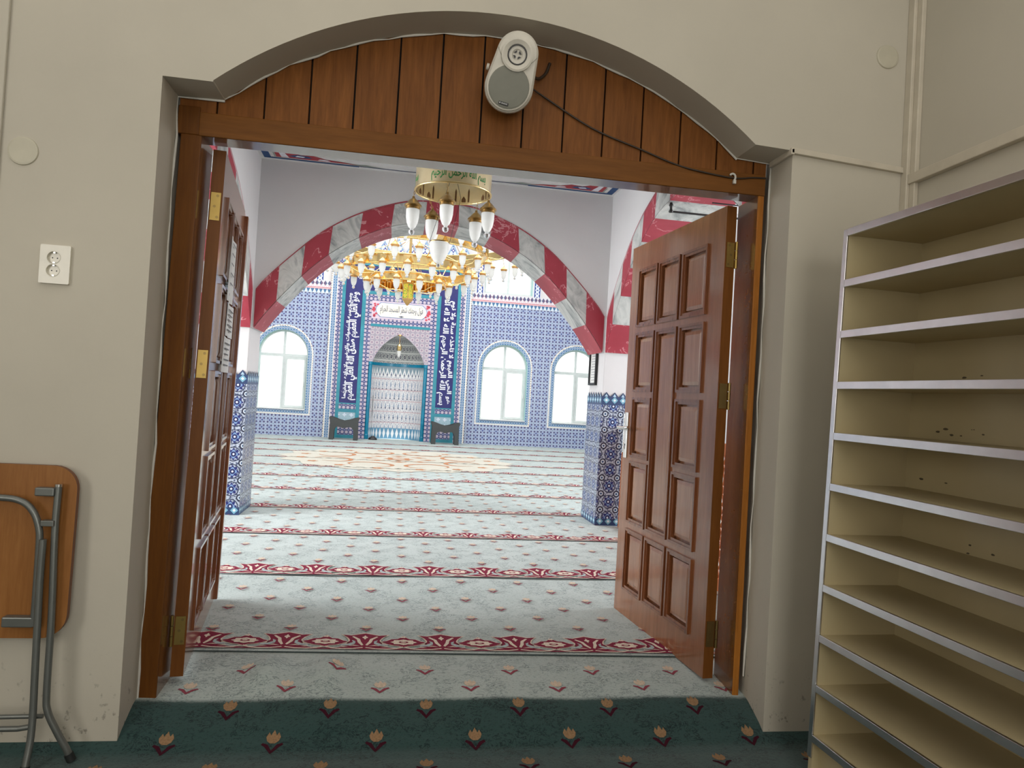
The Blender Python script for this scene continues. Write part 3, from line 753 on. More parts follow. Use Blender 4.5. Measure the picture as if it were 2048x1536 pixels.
# ------------------------------------------------------------------ shoe rack
LEAN, SB = .034, .0455
SX0, SY0, SZ0 = 1.424, 2.136, 1.692
def RK(a, y, z):                           # a: depth into the rack; y: distance from its far end towards the viewer
    return (SX0 + a + SB * y, SY0 - y + SB * a + LEAN * (SZ0 - z), z)
LEN = 1.75; ZB = FZ
rk = thing('shoe_rack', 'tall cream shoe rack with silver edged shelves against the right wall', 'shoe rack', (1.55, 1.3, ZB))
def rbox(x0, x1, y0, y1, z0, z1): return MB().box(x0, x1, y0, y1, z0, z1).map(RK)
for y0 in (-.018, LEN):
    sd = rbox(.004, .30, y0, y0 + .018, ZB, SZ0).build('side_panel', BOARD, rk)
    rbox(-.002, .004, y0 - .001, y0 + .019, ZB + .08, SZ0).build('edge_strip', ALU, sd, bev=.001)
rbox(.03, .045, 0, LEN, ZB, ZB + .135).build('plinth', BOARD, rk)
DS = .1704
for k in range(11):
    zt = SZ0 - k * DS - .001
    if k == 10: zt = SZ0 - 10 * DS
    sh = rbox(.006, .288, .001, LEN - .001, zt - .020, zt - .001).build('shelf', BOARD, rk)
    rbox(-.004, .006, .004, LEN - .004, zt - .0225, zt + .0015).build('edge_strip', ALU, sh, bev=.001)
# scuffs left by shoes
mb = rbox(.288, .300, 0, LEN, ZB + .02, SZ0); rnd = random.Random(5)
for (y, z, n) in ((.16, 1.20, 5), (.18, 1.035, 7), (.55, .36, 5), (.1, .86, 2), (.3, .69, 3)):
    for i in range(n):
        yy, zz, r = y + rnd.uniform(-.06, .12), z + rnd.uniform(-.02, .02), rnd.uniform(.002, .007)
        pts = [RK(.2876, yy + r * 1.6 * cos(a) * rnd.uniform(.6, 1.2), zz + r * .6 * sin(a)) for a in [2 * PI * j / 7 for j in range(7)]]
        mb.add(pts, [tuple(range(7))], 1)
mb.build('back_panel', [BOARD, plain('scuff_grey', (.10, .08, .05, 1), .7)], rk, recalc=False)

# ------------------------------------------------------------------ folded table leaning on the wall
TY = 2.452
tb = thing('folding_table', 'folded brown table with grey tubular legs leaning against the wall', 'table', (-1.2, 2.43, FZ))
top = rr(-1.72, -1.026, .215, .761, .075, 8)
def TT(a, b, t): return (a, TY + t - .03 * (.76 - b), b)
MB().prism([top], TT, -.010, .008, 0, 1).build('tabletop', [TABLEW, TABLEE], tb, bev=.003)
def leg(pts, name, r=.0105):
    return MB().tube(smoothpts(pts, 6), r, 12).build(name, STEEL, tb)
l1 = leg([(-1.072, 2.418, .700), (-1.072, 2.414, .55), (-1.062, 2.408, .30), (-1.058, 2.402, .06), (-1.050, 2.40, -.005), (-1.022, 2.405, -.07), (-.995, 2.412, -.125), (-.985, 2.416, -.150)], 'leg')
MB().tube([(-.9875, 2.415, -.144), (-.978, 2.418, -.168)], .0135, 12).build('rubber_foot', RUBBER, l1)
MB().tube([(-1.072, 2.418, .698), (-1.072, 2.418, .706)], .0112, 12).build('tube_cap', CHROME, l1)
l2 = leg([(-1.095, 2.392, .535), (-1.095, 2.390, .40), (-1.088, 2.384, .15), (-1.080, 2.372, -.05), (-1.082, 2.35, -.16)], 'leg')
MB().tube([(-1.0815, 2.352, -.150), (-1.082, 2.348, -.169)], .0135, 12).build('rubber_foot', RUBBER, l2)
u = leg([(-1.110, 2.404, .262), (-1.110, 2.404, .50), (-1.114, 2.404, .565), (-1.135, 2.404, .620), (-1.175, 2.404, .652), (-1.25, 2.404, .660), (-1.45, 2.404, .66), (-1.53, 2.404, .64), (-1.565, 2.404, .56), (-1.57, 2.404, .262)], 'leg_brace')
MB().tube([(-1.064, 2.403, -.020), (-1.3, 2.403, -.023), (-1.55, 2.403, -.026)], .007, 10).build('crossbar', STEEL, tb)
MB().tube([(-1.086, 2.376, -.040), (-1.12, 2.376, -.046), (-1.55, 2.376, -.05)], .0085, 10).build('crossbar', STEEL, tb)
MB().box(-1.135, -1.078, 2.402, 2.428, .668, .695).build('hinge_bracket', STEEL, tb, bev=.004)
MB().box(-1.108, -1.070, 2.395, 2.420, .575, .593).build('latch_plate', STEEL, tb, bev=.002)
MB().box(-1.20, -1.110, 2.394, 2.425, .258, .290).build('hinge_bracket', STEEL, tb, bev=.004)
l3 = leg([(-1.56, 2.418, .70), (-1.56, 2.41, .3), (-1.57, 2.40, .0), (-1.60, 2.41, -.155)], 'leg')
MB().tube([(-1.599, 2.41, -.148), (-1.603, 2.412, -.168)], .0135, 12).build('rubber_foot', RUBBER, l3)
# ------------------------------------------------------------------ prayer hall shell (hall frame: x along the far wall, y towards it)
YA, YA2, YW = 5.86, 6.31, 15.09
BX0, BX1, BC = -1.168, 1.772, .302
HZ = 6.0
def hz(x, y): return lerp(y, [(2.9, -.044), (3.70, -.044), (4.55, 0.), (99, 0.)])
def edge_y(x): return 3.02 - .040 * x
mb = MB()
xs = [-6.2, -4, -2.5, -1.5, -1.2, -.9, -.6, -.3, 0, .3, .6, .9, 1.2, 1.5, 2, 3, 4.5, 6.4]
ys = [3.3 + .1 * i for i in range(5)] + [3.9, 4.1, 4.3, 4.45, 4.55, 5, 6, 8, 10, 12, 14, YW + .28]
rows = [[(x, edge_y(x), hz(x, 3)) for x in xs]] + [[(x, y, hz(x, y) + (.003 * sin(x * 5 + y * 3) if 3.2 < y < 4.4 else 0)) for x in xs] for y in ys]
for A, B in zip(rows, rows[1:]): mb.strip(A, B, 0, False, True)
mb.strip([(x, y, z - .03) for x, y, z in rows[0]], rows[0], 5)
idy = lambda s: s
hzd = lambda x, y: hz(x, y) + .0025
# scroll border, one repeat 0.336 m long; drawn as flat woven shapes
PB = .336
SCR = [(1, [(-.108, .098), (-.075, .112), (-.052, .136), (-.026, .140), (-.012, .158), (0, .176), (.012, .158), (.026, .140), (.052, .136), (.075, .112), (.108, .098), (.075, .078), (.045, .062), (.018, .056), (0, .040), (-.018, .056), (-.045, .062), (-.075, .078)]),
       (1, [(PB / 2 + a, b) for a, b in ((-.098, .186), (-.060, .178), (-.03, .192), (0, .206), (.03, .192), (.060, .178), (.098, .186), (.074, .150), (.064, .120), (.068, .086), (.094, .050), (.05, .034), (0, .026), (-.05, .034), (-.094, .050), (-.068, .086), (-.064, .120), (-.074, .150))]),
       (1, [(-.168, .010), (.168, .010), (.168, .026), (.10, .040), (.05, .030), (0, .022), (-.05, .030), (-.10, .040), (-.168, .026)])]
for s in (-1, 1):
    SCR += [(3, [(s * a, b) for a, b in ((.060, .066), (.095, .070), (.118, .092), (.112, .118), (.128, .104), (.128, .076), (.108, .052), (.078, .048))]),
            (2, [(s * a, b) for a, b in ((.004, .046), (.03, .028), (.07, .018), (.12, .020), (.16, .034), (.164, .026), (.12, .011), (.07, .008), (.03, .017), (.0, .036))]),
            (2, [(PB / 2 + s * a, b) for a, b in ((.012, .052), (.03, .09), (.035, .125), (.058, .160), (.05, .166), (.022, .132), (.016, .098), (.004, .06))]),
            (2, [(PB / 2 + s * a, b) for a, b in ((.018, .046), (.045, .060), (.066, .048), (.046, .050))]),
            (2, [(s * a, b) for a, b in ((.072, .082), (.090, .084), (.100, .096), (.090, .102), (.094, .094), (.086, .088))])]
SCR += [(2, [(r * (.060 if k % 2 else .046) * 1, 0) for r, k in ()]) for _ in ()]
def lob(cx, cy, rx, ry, n, amp): return [(cx + rx * (1 + amp * cos(n * a)) * cos(a), cy + ry * (1 + amp * cos(n * a)) * sin(a)) for a in [2 * PI * i / (n * 4) for i in range(n * 4)]]
SCR += [(2, lob(0, .098, .052, .030, 8, .12)), (2, lob(0, .160, .012, .008, 5, .2)), (2, lob(PB / 2, .152, .010, .02, 4, .3))]
BASE_ = [(2, [(cx + (a - cx) * 1.10, .106 + (b - .106) * 1.09) for a, b in pl]) for cx, (m, pl) in ((0, SCR[0]), (PB / 2, SCR[1]))]
TOP = [(1, circ(0, .098, .022, 10, .012)), (2, circ(0, .098, .012, 8, .006))]
STRIPES = [(None, 0), (4.15, 0), (5.17, 0), (6.26, 0), (7.35, 1), (8.43, 1), (9.51, 1), (10.57, 1), (11.62, 1), (12.7, 2), (13.8, 2)]
tess = {}
def flat(mb, key, pl, fn, m):
    if key not in tess: tess[key] = [tuple(t) for t in tessellate_polygon([[Vector((a, b, 0)) for a, b in pl]])]
    mb.add([fn(a, b) for a, b in pl], tess[key], m)
for si, (y0, lod) in enumerate(STRIPES):
    yb = (lambda x: edge_y(x) + .012) if y0 is None else (lambda x, y0=y0: y0)
    R = (-5, 6) if si < 2 else (-8, 9) if si < 4 else (-17, 19)
    for k in range(*R):
        xo = .104 + k * PB
        for li, layer in enumerate((SCR, TOP, BASE_)):
            if li and lod: continue
            for pi, (m, pl) in enumerate(layer):
                if lod == 2 and m == 3: continue
                h = .0006 if li == 2 else .0014 + .0008 * (m > 1) + .001 * li
                flat(mb, (li, pi), pl, lambda a, b: (xo + a, yb(xo + a) + b, hzd(xo + a, yb(xo + a) + b) + h), m)
    if y0 is not None:
        x0, x1 = .104 + R[0] * PB - .168, .104 + R[1] * PB - .168
        for a, b in zip(range(0, 12), range(1, 13)):
            xa, xb = x0 + (x1 - x0) * a / 12, x0 + (x1 - x0) * b / 12
            mb.quad((xa, y0 - .012, hz(xa, y0) + .003), (xb, y0 - .012, hz(xb, y0) + .003), (xb, y0 + (.004 if si < 3 else -.004), hz(xb, y0) + .003), (xa, y0 + (.004 if si < 3 else -.004), hz(xa, y0) + .003), 5)
SY = [3.03] + [s[0] for s in STRIPES[1:]] + [14.9]
row = 0
for ya, yb_ in zip(SY, SY[1:]):
    if ya > 9: break
    nrow = 6
    for r in range(nrow):
        y = ya + .265 + r * (yb_ - ya - .375) / (nrow - 1) ; row += 1
        for k in range(-16, 18):
            x = .104 + k * PB + (PB / 2 if row % 2 else 0)
            if y < 5.8 and not -3 < x < 3: continue
            stamp(mb, x, y, lambda a, b: hz(a, b) + .003 + (.003 * sin(a * 5 + b * 3) if 3.2 < b < 4.4 else 0), idy, (6, 7), .70, .0022)
# round medallion under the great chandelier
MX, MY, MRr = .12, 10.95, 1.72
def fm(h): return lambda a, b: (MX + a, MY + b, .0035 + h)
flat(mb, 'med', lob(0, 0, MRr, MRr * .95, 16, .05), fm(.0012), 8)
for k in range(16):
    a = 2 * PI * (k + .5) / 16
    flat(mb, ('mg', k), lob(1.45 * cos(a), 1.38 * sin(a), .07, .07, 5, .25), fm(.003), 9)
for k in range(8):
    a = 2 * PI * (k + .5) / 8; c, s_ = cos(a), sin(a); pl = []
    for i in range(17):
        t = .55 + (2 * PI - 1.1) * i / 16; pl.append((.34 * cos(t) * .8, .34 * sin(t) * 1.0))
    for i in reversed(range(17)):
        t = .55 + (2 * PI - 1.1) * i / 16; w = .34 - .075 * sin(PI * i / 16) - .01; pl.append((w * cos(t) * .8, w * sin(t)))
    pl = [(1.02 * c + (x_ * c - y_ * s_), .97 * s_ + (x_ * s_ + y_ * c)) for x_, y_ in pl]
    flat(mb, ('mc', k), pl, fm(.003), 9)
    flat(mb, ('md', k), lob(.45 * cos(a + .39), .45 * sin(a + .39), .10, .06, 4, .3), fm(.003), 9)
flat(mb, 'mcc', lob(0, 0, .2, .2, 8, .2), fm(.003), 9); flat(mb, 'mcd', circ(0, 0, .1, 10), fm(.0045), 8)
fo = mb.build('floor_hall', [CARP_H, BRD_M, BRD_C, BRD_G, BRD_C, BRD_D, TUL_C, TUL_M, MED_C, MED_B], hall=True, recalc=False)
struct(fo, 'pale grey green prayer carpet with rows of maroon scroll borders, tulips and a round medallion', 'carpet')

# ---- arch curves (half span 1.475)
INT = smoothpts([(0, 2.492), (.36, 2.436), (.63, 2.326), (.86, 2.185), (1.07, 2.0), (1.26, 1.79), (1.40, 1.61), (1.475, 1.50)], 6)
EXT = smoothpts([(0, 2.654), (.25, 2.638), (.47, 2.578), (.72, 2.475), (.98, 2.31), (1.21, 2.10), (1.40, 1.90), (1.475, 1.80)], 6)
def full(h): return [(-a, b) for a, b in reversed(h)][:-1] + [(a, b) for a, b in h]
INT = [(a * .983, b) for a, b in INT]; EXT = [(a * .983, b) for a, b in EXT]
INF, EXF = full(INT), full(EXT)
def resample(pts, n):
    d = [0]
    for p, q in zip(pts, pts[1:]): d.append(d[-1] + math.dist(p, q))
    return [(lerp(d[-1] * i / n, [(x, p[0]) for x, p in zip(d, pts)]), lerp(d[-1] * i / n, [(x, p[1]) for x, p in zip(d, pts)])) for i in range(n + 1)]
NV, SUB = 13, 4
RI, RE = resample(INF, NV * SUB), resample(EXF, NV * SUB)
def arch_wall(name, label, fn, t0, t1, lo, hi, top, extra=None):
    """slab between depths t0 and t1 with a painted arch; a runs lo..hi, arch centred on 0"""
    loop = [(lo, 1.50), (lo, top), (hi, top), (hi, 1.50)] + [(a, b) for a, b in reversed(INF)]
    mb = MB().prism([loop], fn, t0, t1)
    o = struct(mb.build(name, HWHITE, hall=True), label, 'wall')
    sg = -1 if t1 > t0 else 1
    mb = MB(); e = .003 * sg
    for k in range(NV):
        m = k % 2; r = range(k * SUB, k * SUB + SUB + 1)
        mb.strip([fn(*RI[i], t0 + e) for i in r], [fn(*RE[i], t0 + e) for i in r], m)
        mb.strip([fn(RI[i][0] * .998, RI[i][1] - .003, t0 + e) for i in r], [fn(RI[i][0] * .998, RI[i][1] - .003, t1) for i in r], m)
    mb.build('arch_blocks', [MRED, MGREY], o, recalc=False)
    mb = MB(); mb.strip([fn(a, b, t0 + 2 * e) for a, b in EXF], [fn(a, b + .010, t0 + 2 * e) for a, b in EXF])
    mb.build('outline', MRED, o, recalc=False)
    return o
arch_wall('wall_arch', 'white wall with a red and grey striped arch opening from the entrance bay into the hall', lambda a, b, t: (BC + a, t, b), YA, YA2, -1.475, 1.475, 2.9)
CY = 4.385
arch_wall('wall_arch_right', 'right side wall of the entrance bay with a striped arch', lambda a, b, t: (t, CY + a, b), BX1, BX1 + .45, -1.475, 1.475, 2.9)
arch_wall('wall_arch_left', 'left side wall of the entrance bay with a striped arch, mostly behind the left door', lambda a, b, t: (t, CY + a, b), BX0, BX0 - .45, -1.475, 1.475, 2.9)
# plaster fillet in the bay corners
struct(MB().box(BX0, BX1, 2.87, YA, 2.862, 2.96).build('ceiling_bay', CEILW, hall=True), 'white ceiling of the entrance bay', 'ceiling')
cb = bpy.data.objects['ceiling_bay']
mb = MB(); cz0 = 2.8600
def CE(a, b): return (a, b, cz0)
mb.poly([(BX0 + .045, YA - .065), (BX1 - .045, YA - .065), (BX1 - .045, YA - .078), (BX0 + .045, YA - .078)], CE, 0)
for s, xc in ((1, BX0 + .03), (-1, BX1 - .03)):
    X = lambda a: xc + s * a
    pl = lambda L, m, h: mb.poly([(X(a), YA - .05 - b) for a, b in L], lambda a, b: (a, b, cz0 - h), m)
    pl([(0, 0), (.055, 0), (.055, .75), (0, .75)], 1, .0004); pl([(0, 0), (.74, 0), (.74, .03), (0, .03)], 1, .0005)
    pl([(.085, .045), (.18, .045), (.18, .16), (.085, .16)], 3, .0006)
    pl([(.10, .05), (.36, .05), (.62, .055), (.74, .05), (.60, .085), (.48, .10), (.40, .16), (.30, .14), (.22, .22), (.16, .18), (.10, .26)], 2, .0008)
    pl([(.20, .10), (.28, .07), (.38, .09), (.36, .13), (.27, .145)], 1, .0012); pl([(.25, .095), (.31, .09), (.33, .115), (.27, .125)], 4, .0016)
    pl([(.42, .07), (.52, .065), (.50, .09), (.44, .095)], 4, .0012); pl([(.13, .19), (.24, .25), (.20, .40), (.13, .46), (.09, .30)], 2, .0010)
    pl([(.66, .04), (.95, .035), (.86, .05), (.80, .075), (.74, .055)], 3, .0010); pl([(.14, .06), (.2, .06), (.17, .2), (.13, .2)], 4, .0012)
    pl([(.11, .33), (.16, .3), (.17, .38), (.12, .42)], 4, .0014); pl([(.10, .50), (.16, .48), (.15, .62), (.09, .7)], 3, .0012)
mb.build('painted_corner_ornament', [LINEB, ORN_B, ORN_R, ORN_G, SCRIPT], cb, recalc=False)
# upper arcade wall, aisle walls and ceilings (mostly out of sight)
def aw(name, label, cat, *b): return struct(MB().box(*b).build(name, HWHITE, hall=True), label, cat)
aw('wall_arcade_upper', 'white upper wall of the hall above the arcade', 'wall', -6.2, 6.4, YA + .01, YA2, 2.965, HZ)
aw('ceiling_hall', 'white ceiling of the prayer hall', 'ceiling', -6.2, 6.4, YA, YW + .3, HZ, HZ + .1)
aw('ceiling_aisle_left', 'white ceiling of the left aisle', 'ceiling', -6.2, BX0 - .451, 2.87, YA, 2.862, 2.96)
aw('ceiling_aisle_right', 'white ceiling of the right aisle', 'ceiling', BX1 + .451, 6.4, 2.87, YA, 2.862, 2.96)
aw('wall_hall_left', 'white side wall of the hall', 'wall', -6.3, -6.2, 2.86, YW + .3, -.1, HZ)
aw('wall_hall_right', 'white side wall of the hall', 'wall', 6.4, 6.5, 2.86, YW + .3, -.1, HZ)
aw('wall_entrance_left', 'white rear wall of the left aisle', 'wall', -6.2, -2.72, 2.80, 2.868, -.1, 2.86)
aw('wall_entrance_right', 'white rear wall of the right aisle', 'wall', 2.02, 6.4, 2.80, 2.868, -.1, 2.86)
# ---- corner pillars
def pillar(name, label, x0, x1):
    t = thing(name, label, 'pillar', ((x0 + x1) / 2, YA + .225, 0), True, 'tiled pillars of the entrance bay')
    MB().box(x0 + .004, x1 - .004, YA + .004, YA2 - .004, 0, 1.502).build('plaster_shaft', HWHITE, t, bev=.006)
    MB().box(x0 - .002, x1 + .002, YA - .002, YA2 + .002, 0.06, 1.045).build('tile_cladding', T_BIG, t)
    MB().box(x0 - .003, x1 + .003, YA - .003, YA2 + .003, 1.045, 1.118).build('border_tiles', T_PBORD, t)
    MB().box(x0 - .003, x1 + .003, YA - .003, YA2 + .003, 0, .06).build('foot_border_tiles', T_PBORD, t)
    mb = MB(); n = 6; w = .45 / n
    for k in range(n):
        u = x0 + k * w
        mb.add([(u, YA - .003, 1.116), (u + w, YA - .003, 1.116), (u + w / 2, YA - .003, 1.158)], [(0, 1, 2)])
        mb.add([(u + w * .3, YA - .004, 1.118), (u + w * .7, YA - .004, 1.118), (u + w / 2, YA - .004, 1.144)], [(0, 1, 2)], 1)
        for xx, d in ((x0 - .003, -1), (x1 + .003, 1)):
            v = YA + k * w
            mb.add([(xx, v, 1.116), (xx, v + w, 1.116), (xx, v + w / 2, 1.158)], [(0, 1, 2)])
            mb.add([(xx + d * .001, v + w * .3, 1.118), (xx + d * .001, v + w * .7, 1.118), (xx + d * .001, v + w / 2, 1.144)], [(0, 1, 2)], 1)
    mb.build('zigzag_crest', [plain('crest_navy', srgb(46, 62, 98), .35), plain('crest_pale', srgb(170, 196, 214), .35)], t, recalc=False)
    return t
pillar('tiled_pillar', 'left blue tiled pillar between the entrance bay and the hall, beside the open left door', BX0 - .45, BX0)
pillar('tiled_pillar', 'right blue tiled pillar between the entrance bay and the hall, with a framed notice on its side', BX1, BX1 + .45)
# framed notice
fn_ = thing('framed_notice', 'black framed notice hanging on the inner side of the right tiled pillar', 'picture frame', (BX1, 6.155, 1.38), True)
X0 = BX1 + .002
MB().prism([[(6.045, 1.215), (6.27, 1.215), (6.27, 1.545), (6.045, 1.545)], [(6.066, 1.236), (6.249, 1.236), (6.249, 1.524), (6.066, 1.524)]], YZ, X0 - .022, X0).build('frame', BLACK, fn_, bev=.002)
sh = MB().box(X0 - .008, X0 - .001, 6.062, 6.253, 1.232, 1.528).build('sheet', PAPER, fn_)
mb = MB()
for i in range(11):
    z = 1.50 - i * .024; mb.quad((X0 - .009, 6.085 + .01 * (i % 3), z), (X0 - .009, 6.232 - .012 * ((i * 2) % 3), z), (X0 - .009, 6.232 - .012 * ((i * 2) % 3), z + .006), (X0 - .009, 6.085 + .01 * (i % 3), z + .006))
mb.build('printed_lines', plain('grey_print', (.3, .3, .32, 1), .7), sh, recalc=False)
# iron bracket under the right arch
tag(MB().tube([(1.79, 4.56, 2.405), (2.7, 4.56, 2.405)], .0075, 8).lathe([(.0005, -.012), (.014, -.01), (.016, 0), (.010, .008), (.009, .02), (.012, .035), (.017, .04), (.012, .046), (.006, .07), (.0005, .082)], (1.795, 4.56, 2.408), 10).build('iron_rod', RODB, hall=True, base=(1.79, 4.56, 2.40)),
    'black iron rod with a small finial under the right striped arch', 'iron rod', 'rods under the right arch')
tag(MB().tube([(2.03, 4.42, 2.452), (2.7, 4.42, 2.452)], .005, 8).build('iron_rod', RODB, hall=True, base=(2.03, 4.42, 2.45)), 'thin plain black rod just above the top of the right door leaf', 'iron rod', 'rods under the right arch')
# carved screen in the right arch
sc = thing('carved_wooden_screen', 'low carved lattice wooden screen behind the right door and pillar', 'wooden screen', (1.98, 4.4, -.04), True)
y0, y1, z0, z1, X = 3.02, 5.83, -.02, .86, 1.985
mb = MB()
for a, b, c, d in ((y0, y1, z0, z0 + .07), (y0, y1, z1 - .07, z1), (y0, y0 + .07, z0 + .07, z1 - .07), (y1 - .07, y1, z0 + .07, z1 - .07)): mb.box(X - .02, X + .02, a, b, c, d)
for k in range(1, 4): mb.box(X - .02, X + .02, y0 + k * .7, y0 + k * .7 + .05, z0 + .07, z1 - .07)
mb.build('frame', LATT, sc, bev=.003)
mb = MB()
n = 46
for k in range(n):
    yy = y0 + .03 + k * .0615
    for s in (1, -1):
        pts = [(X + .004 * s, yy + s * .02 * sin(i * 1.45), z0 + .06 + (z1 - z0 - .12) * i / 26) for i in range(27)]
        mb.tube(pts, .0075, 5)
mb.build('lattice', LATT, sc)

# ------------------------------------------------------------------ qibla wall
MC = .035                                # middle of the mihrab
LW = [(-3.93, .5), (-2.33, .5), (2.335, .5), (3.945, .5)]
LZ0, LZS = .535, 1.69
UW = [(-3.92, .53), (-2.32, .53), (2.32, .53), (3.95, .53)]
UZ0, UZS = 3.30, 4.25
def warch(c, w, z0, zs, n=20, e=0.): return [(c - w - e, z0 - e), (c + w + e, z0 - e)] + arc(c, zs, w + e, 0, PI, n)
NPROF = [(1.62, .545), (1.78, .49), (1.92, .405), (2.02, .325), (2.12, .215), (2.20, .105), (2.252, .004)]
NPROF = smoothpts([(b, a) for a, b in NPROF], 3)          # (half width, height)
npl = [(MC + w, z) for w, z in NPROF]; npr = [(MC - w, z) for w, z in reversed(NPROF)]
NICH = [(MC - .545, 0.0), (MC + .545, 0.0)] + npl + npr
mb = MB()
NOTCH = list(reversed(NICH[1:] + NICH[:1]))
def wallrect(z0, z1, notch): return ([(-6.2, z0)] + ([(MC - .545, z0)] + [p for p in reversed(npr)][:-1] + [p for p in reversed(npl)] + [(MC + .545, z0)] if notch else []) + [(6.4, z0), (6.4, z1), (-6.2, z1)])
hl = [warch(c, w, LZ0, LZS) for c, w in LW]; hu = [warch(c, w, UZ0, UZS) for c, w in UW]
mb.prism([wallrect(-.05 + .05, HZ, True)] + hl + hu, XZ, YW + .008, YW + .30, 0, 4)
mb.prism([wallrect(0, 3.005, True)] + hl, XZ, YW, YW + .012, 1, 4)
mb.box(-6.2, 6.4, YW - .006, YW + .012, 3.005, 3.275, 2)
wf = struct(mb.build('wall_far', [HWHITE, T_SMALL, T_CREN, T_CHAIN, REVEAL], hall=True, uv=lambda x, y, z: (x, (z - 3.005) / .27)), 'far hall wall covered in small blue rosette tiles up to the upper windows', 'wall')
mb = MB()
for c, w in LW:
    o2, o1 = warch(c, w, LZ0, LZS, 20, .105), warch(c, w, LZ0, LZS, 20, .075)
    mb.prism([o1, warch(c, w, LZ0, LZS, 20, 0.)], XZ, YW - .004, YW, 0); mb.prism([o2, o1], XZ, YW - .005, YW, 1)
mb.build('window_border_tiles', [T_CHAIN, T_DOTS], wf)
mb = MB()
for c, w in UW:
    for s in (-1, 1):
        xx = c + s * (w + .105); mb.box(xx - .08, xx + .08, YW - .004, YW + .008, 3.275, 4.3)
# each strip gets its own centred u
st = mb.build('arabesque_strips', T_ARAB, wf, uv=lambda x, y, z: (x - min([c + s * (w + .105) for c, w in UW for s in (-1, 1)], key=lambda q: abs(q - x)), z))
def window(name, label, c, w, z0, zs, lower):
    t = thing(name, label, 'window', (c, YW + .14, z0), True, kind='structure')
    Y0, Y1 = YW + .11, YW + .17; f = .035
    zt = 1.66 if lower else zs - .1
    out = warch(c, w - .002, z0 + .002, zs); r = w - f
    zin = z0 + f
    L1 = [(c - r, zin), (c - .022, zin), (c - .022, zt - .03), (c - r, zt - .03)]
    L2 = [(c + .022, zin), (c + r, zin), (c + r, zt - .03), (c + .022, zt - .03)]
    zc = zt + .03; ns = 10
    def q(s):
        a_end = math.acos(.022 / r); a_st = math.asin(max(0, zc - zs) / r) if zc > zs else 0
        P = [(c + s * r * cos(a_st + (a_end - a_st) * i / ns), zs + r * sin(a_st + (a_end - a_st) * i / ns)) for i in range(ns + 1)]
        P = [(c + s * .022, zc)] + ([(c + s * r, zc)] if zc < zs else []) + P
        return P if s > 0 else list(reversed(P))
    L3, L4 = q(1), q(-1)
    holes = [L1, L2, L3, L4]
    fr_ = MB().prism([out] + holes, XZ, Y0, Y1).build('frame', UPVC, t, bev=.004)
    if lower:
        x0, x1, zz0, zz1 = c + .024, c + r - .002, zin + .002, zt - .032
        k = .045
        MB().prism([[(x0, zz0), (x1, zz0), (x1, zz1), (x0, zz1)], [(x0 + k, zz0 + k), (x1 - k, zz0 + k), (x1 - k, zz1 - k), (x0 + k, zz1 - k)]], XZ, Y0 - .012, Y1 - .01).build('sash', UPVC, fr_, bev=.004)
        MB().box(x1 - .028, x1 - .018, Y0 - .045, Y0 - .012, (zz0 + zz1) / 2 - .06, (zz0 + zz1) / 2 + .03).build('handle', SILL, fr_, bev=.003)
        MB().box(c - w + .002, c + w - .002, YW - .03, Y0, z0 + .002, z0 + .022).build('sill', SILL, t, bev=.004)
    for L in holes:
        MB().poly(L, lambda a, b: (a, Y1 - .02, b)).build('pane', PANE, t, recalc=False)
    return t
nm = 1
for (c, w), lab in zip(LW, ('arched lower window hidden behind the left pillar', 'arched lower window left of the mihrab with frosted panes', 'arched lower window just right of the mihrab with frosted panes', 'arched lower window next to the right pillar, partly cut off by it')):
    window('window_%d' % nm, lab, c, w, LZ0, LZS, True); nm += 1
for (c, w), lab in zip(UW, ('upper left window farther left, hidden by the arch', 'upper window left of the mihrab, hidden behind arch and chandelier', 'bright upper window right of the great chandelier', 'upper window farther right, hidden by the arch')):
    window('window_%d' % nm, lab, c, w, UZ0, UZS, False); nm += 1

# ------------------------------------------------------------------ mihrab
mh = thing('mihrab', 'tall tiled mihrab with navy script bands and a pointed niche in the far wall', 'mihrab', (MC, YW, 0), True)
YP = YW - .05
def fbox(a0, a1, z0, z1, y, mat, name, par=mh, bev=0): return MB().box(MC + a0, MC + a1, y, YW + .004, z0, z1).build(name, mat, par, bev=bev)
def uframe(h0, h1, zt0, zt1, y, mat, name, zb=0.):
    """an upside-down U: legs between half widths h0..h1, head between zt0 and zt1"""
    pl = [(MC - h1, zb), (MC - h0, zb), (MC - h0, zt0), (MC + h0, zt0), (MC + h0, zb), (MC + h1, zb), (MC + h1, zt1), (MC - h1, zt1)]
    return MB().prism([pl], XZ, y, YW + .002).build(name, mat, mh)
uframe(1.442, 1.478, 3.93, 3.965, YP - .002, T_DOTS, 'bead_border')
uframe(1.362, 1.442, 3.85, 3.93, YP, T_CHAIN, 'chain_border')
uframe(1.345, 1.362, 3.84, 3.85, YP - .004, T_DOTS, 'bead_border')
uframe(1.246, 1.345, 3.74, 3.84, YP, T_FLOW, 'flower_border')
uframe(1.178, 1.246, 3.66, 3.74, YP - .008, TEAL, 'turquoise_border')
nv = uframe(.828, 1.178, 3.13, 3.66, YP + .004, NAVY, 'script_band', .74)
uframe(.752, .828, 3.06, 3.13, YP - .008, TEAL, 'turquoise_border')
uframe(.622, .752, 2.93, 3.06, YP, T_FLOW, 'flower_border')
fbox(-.622, .622, 2.44, 2.555, YP, T_FLOW, 'flower_border')
fbox(-.622, .622, 2.385, 2.44, YP - .008, TEAL, 'turquoise_border')
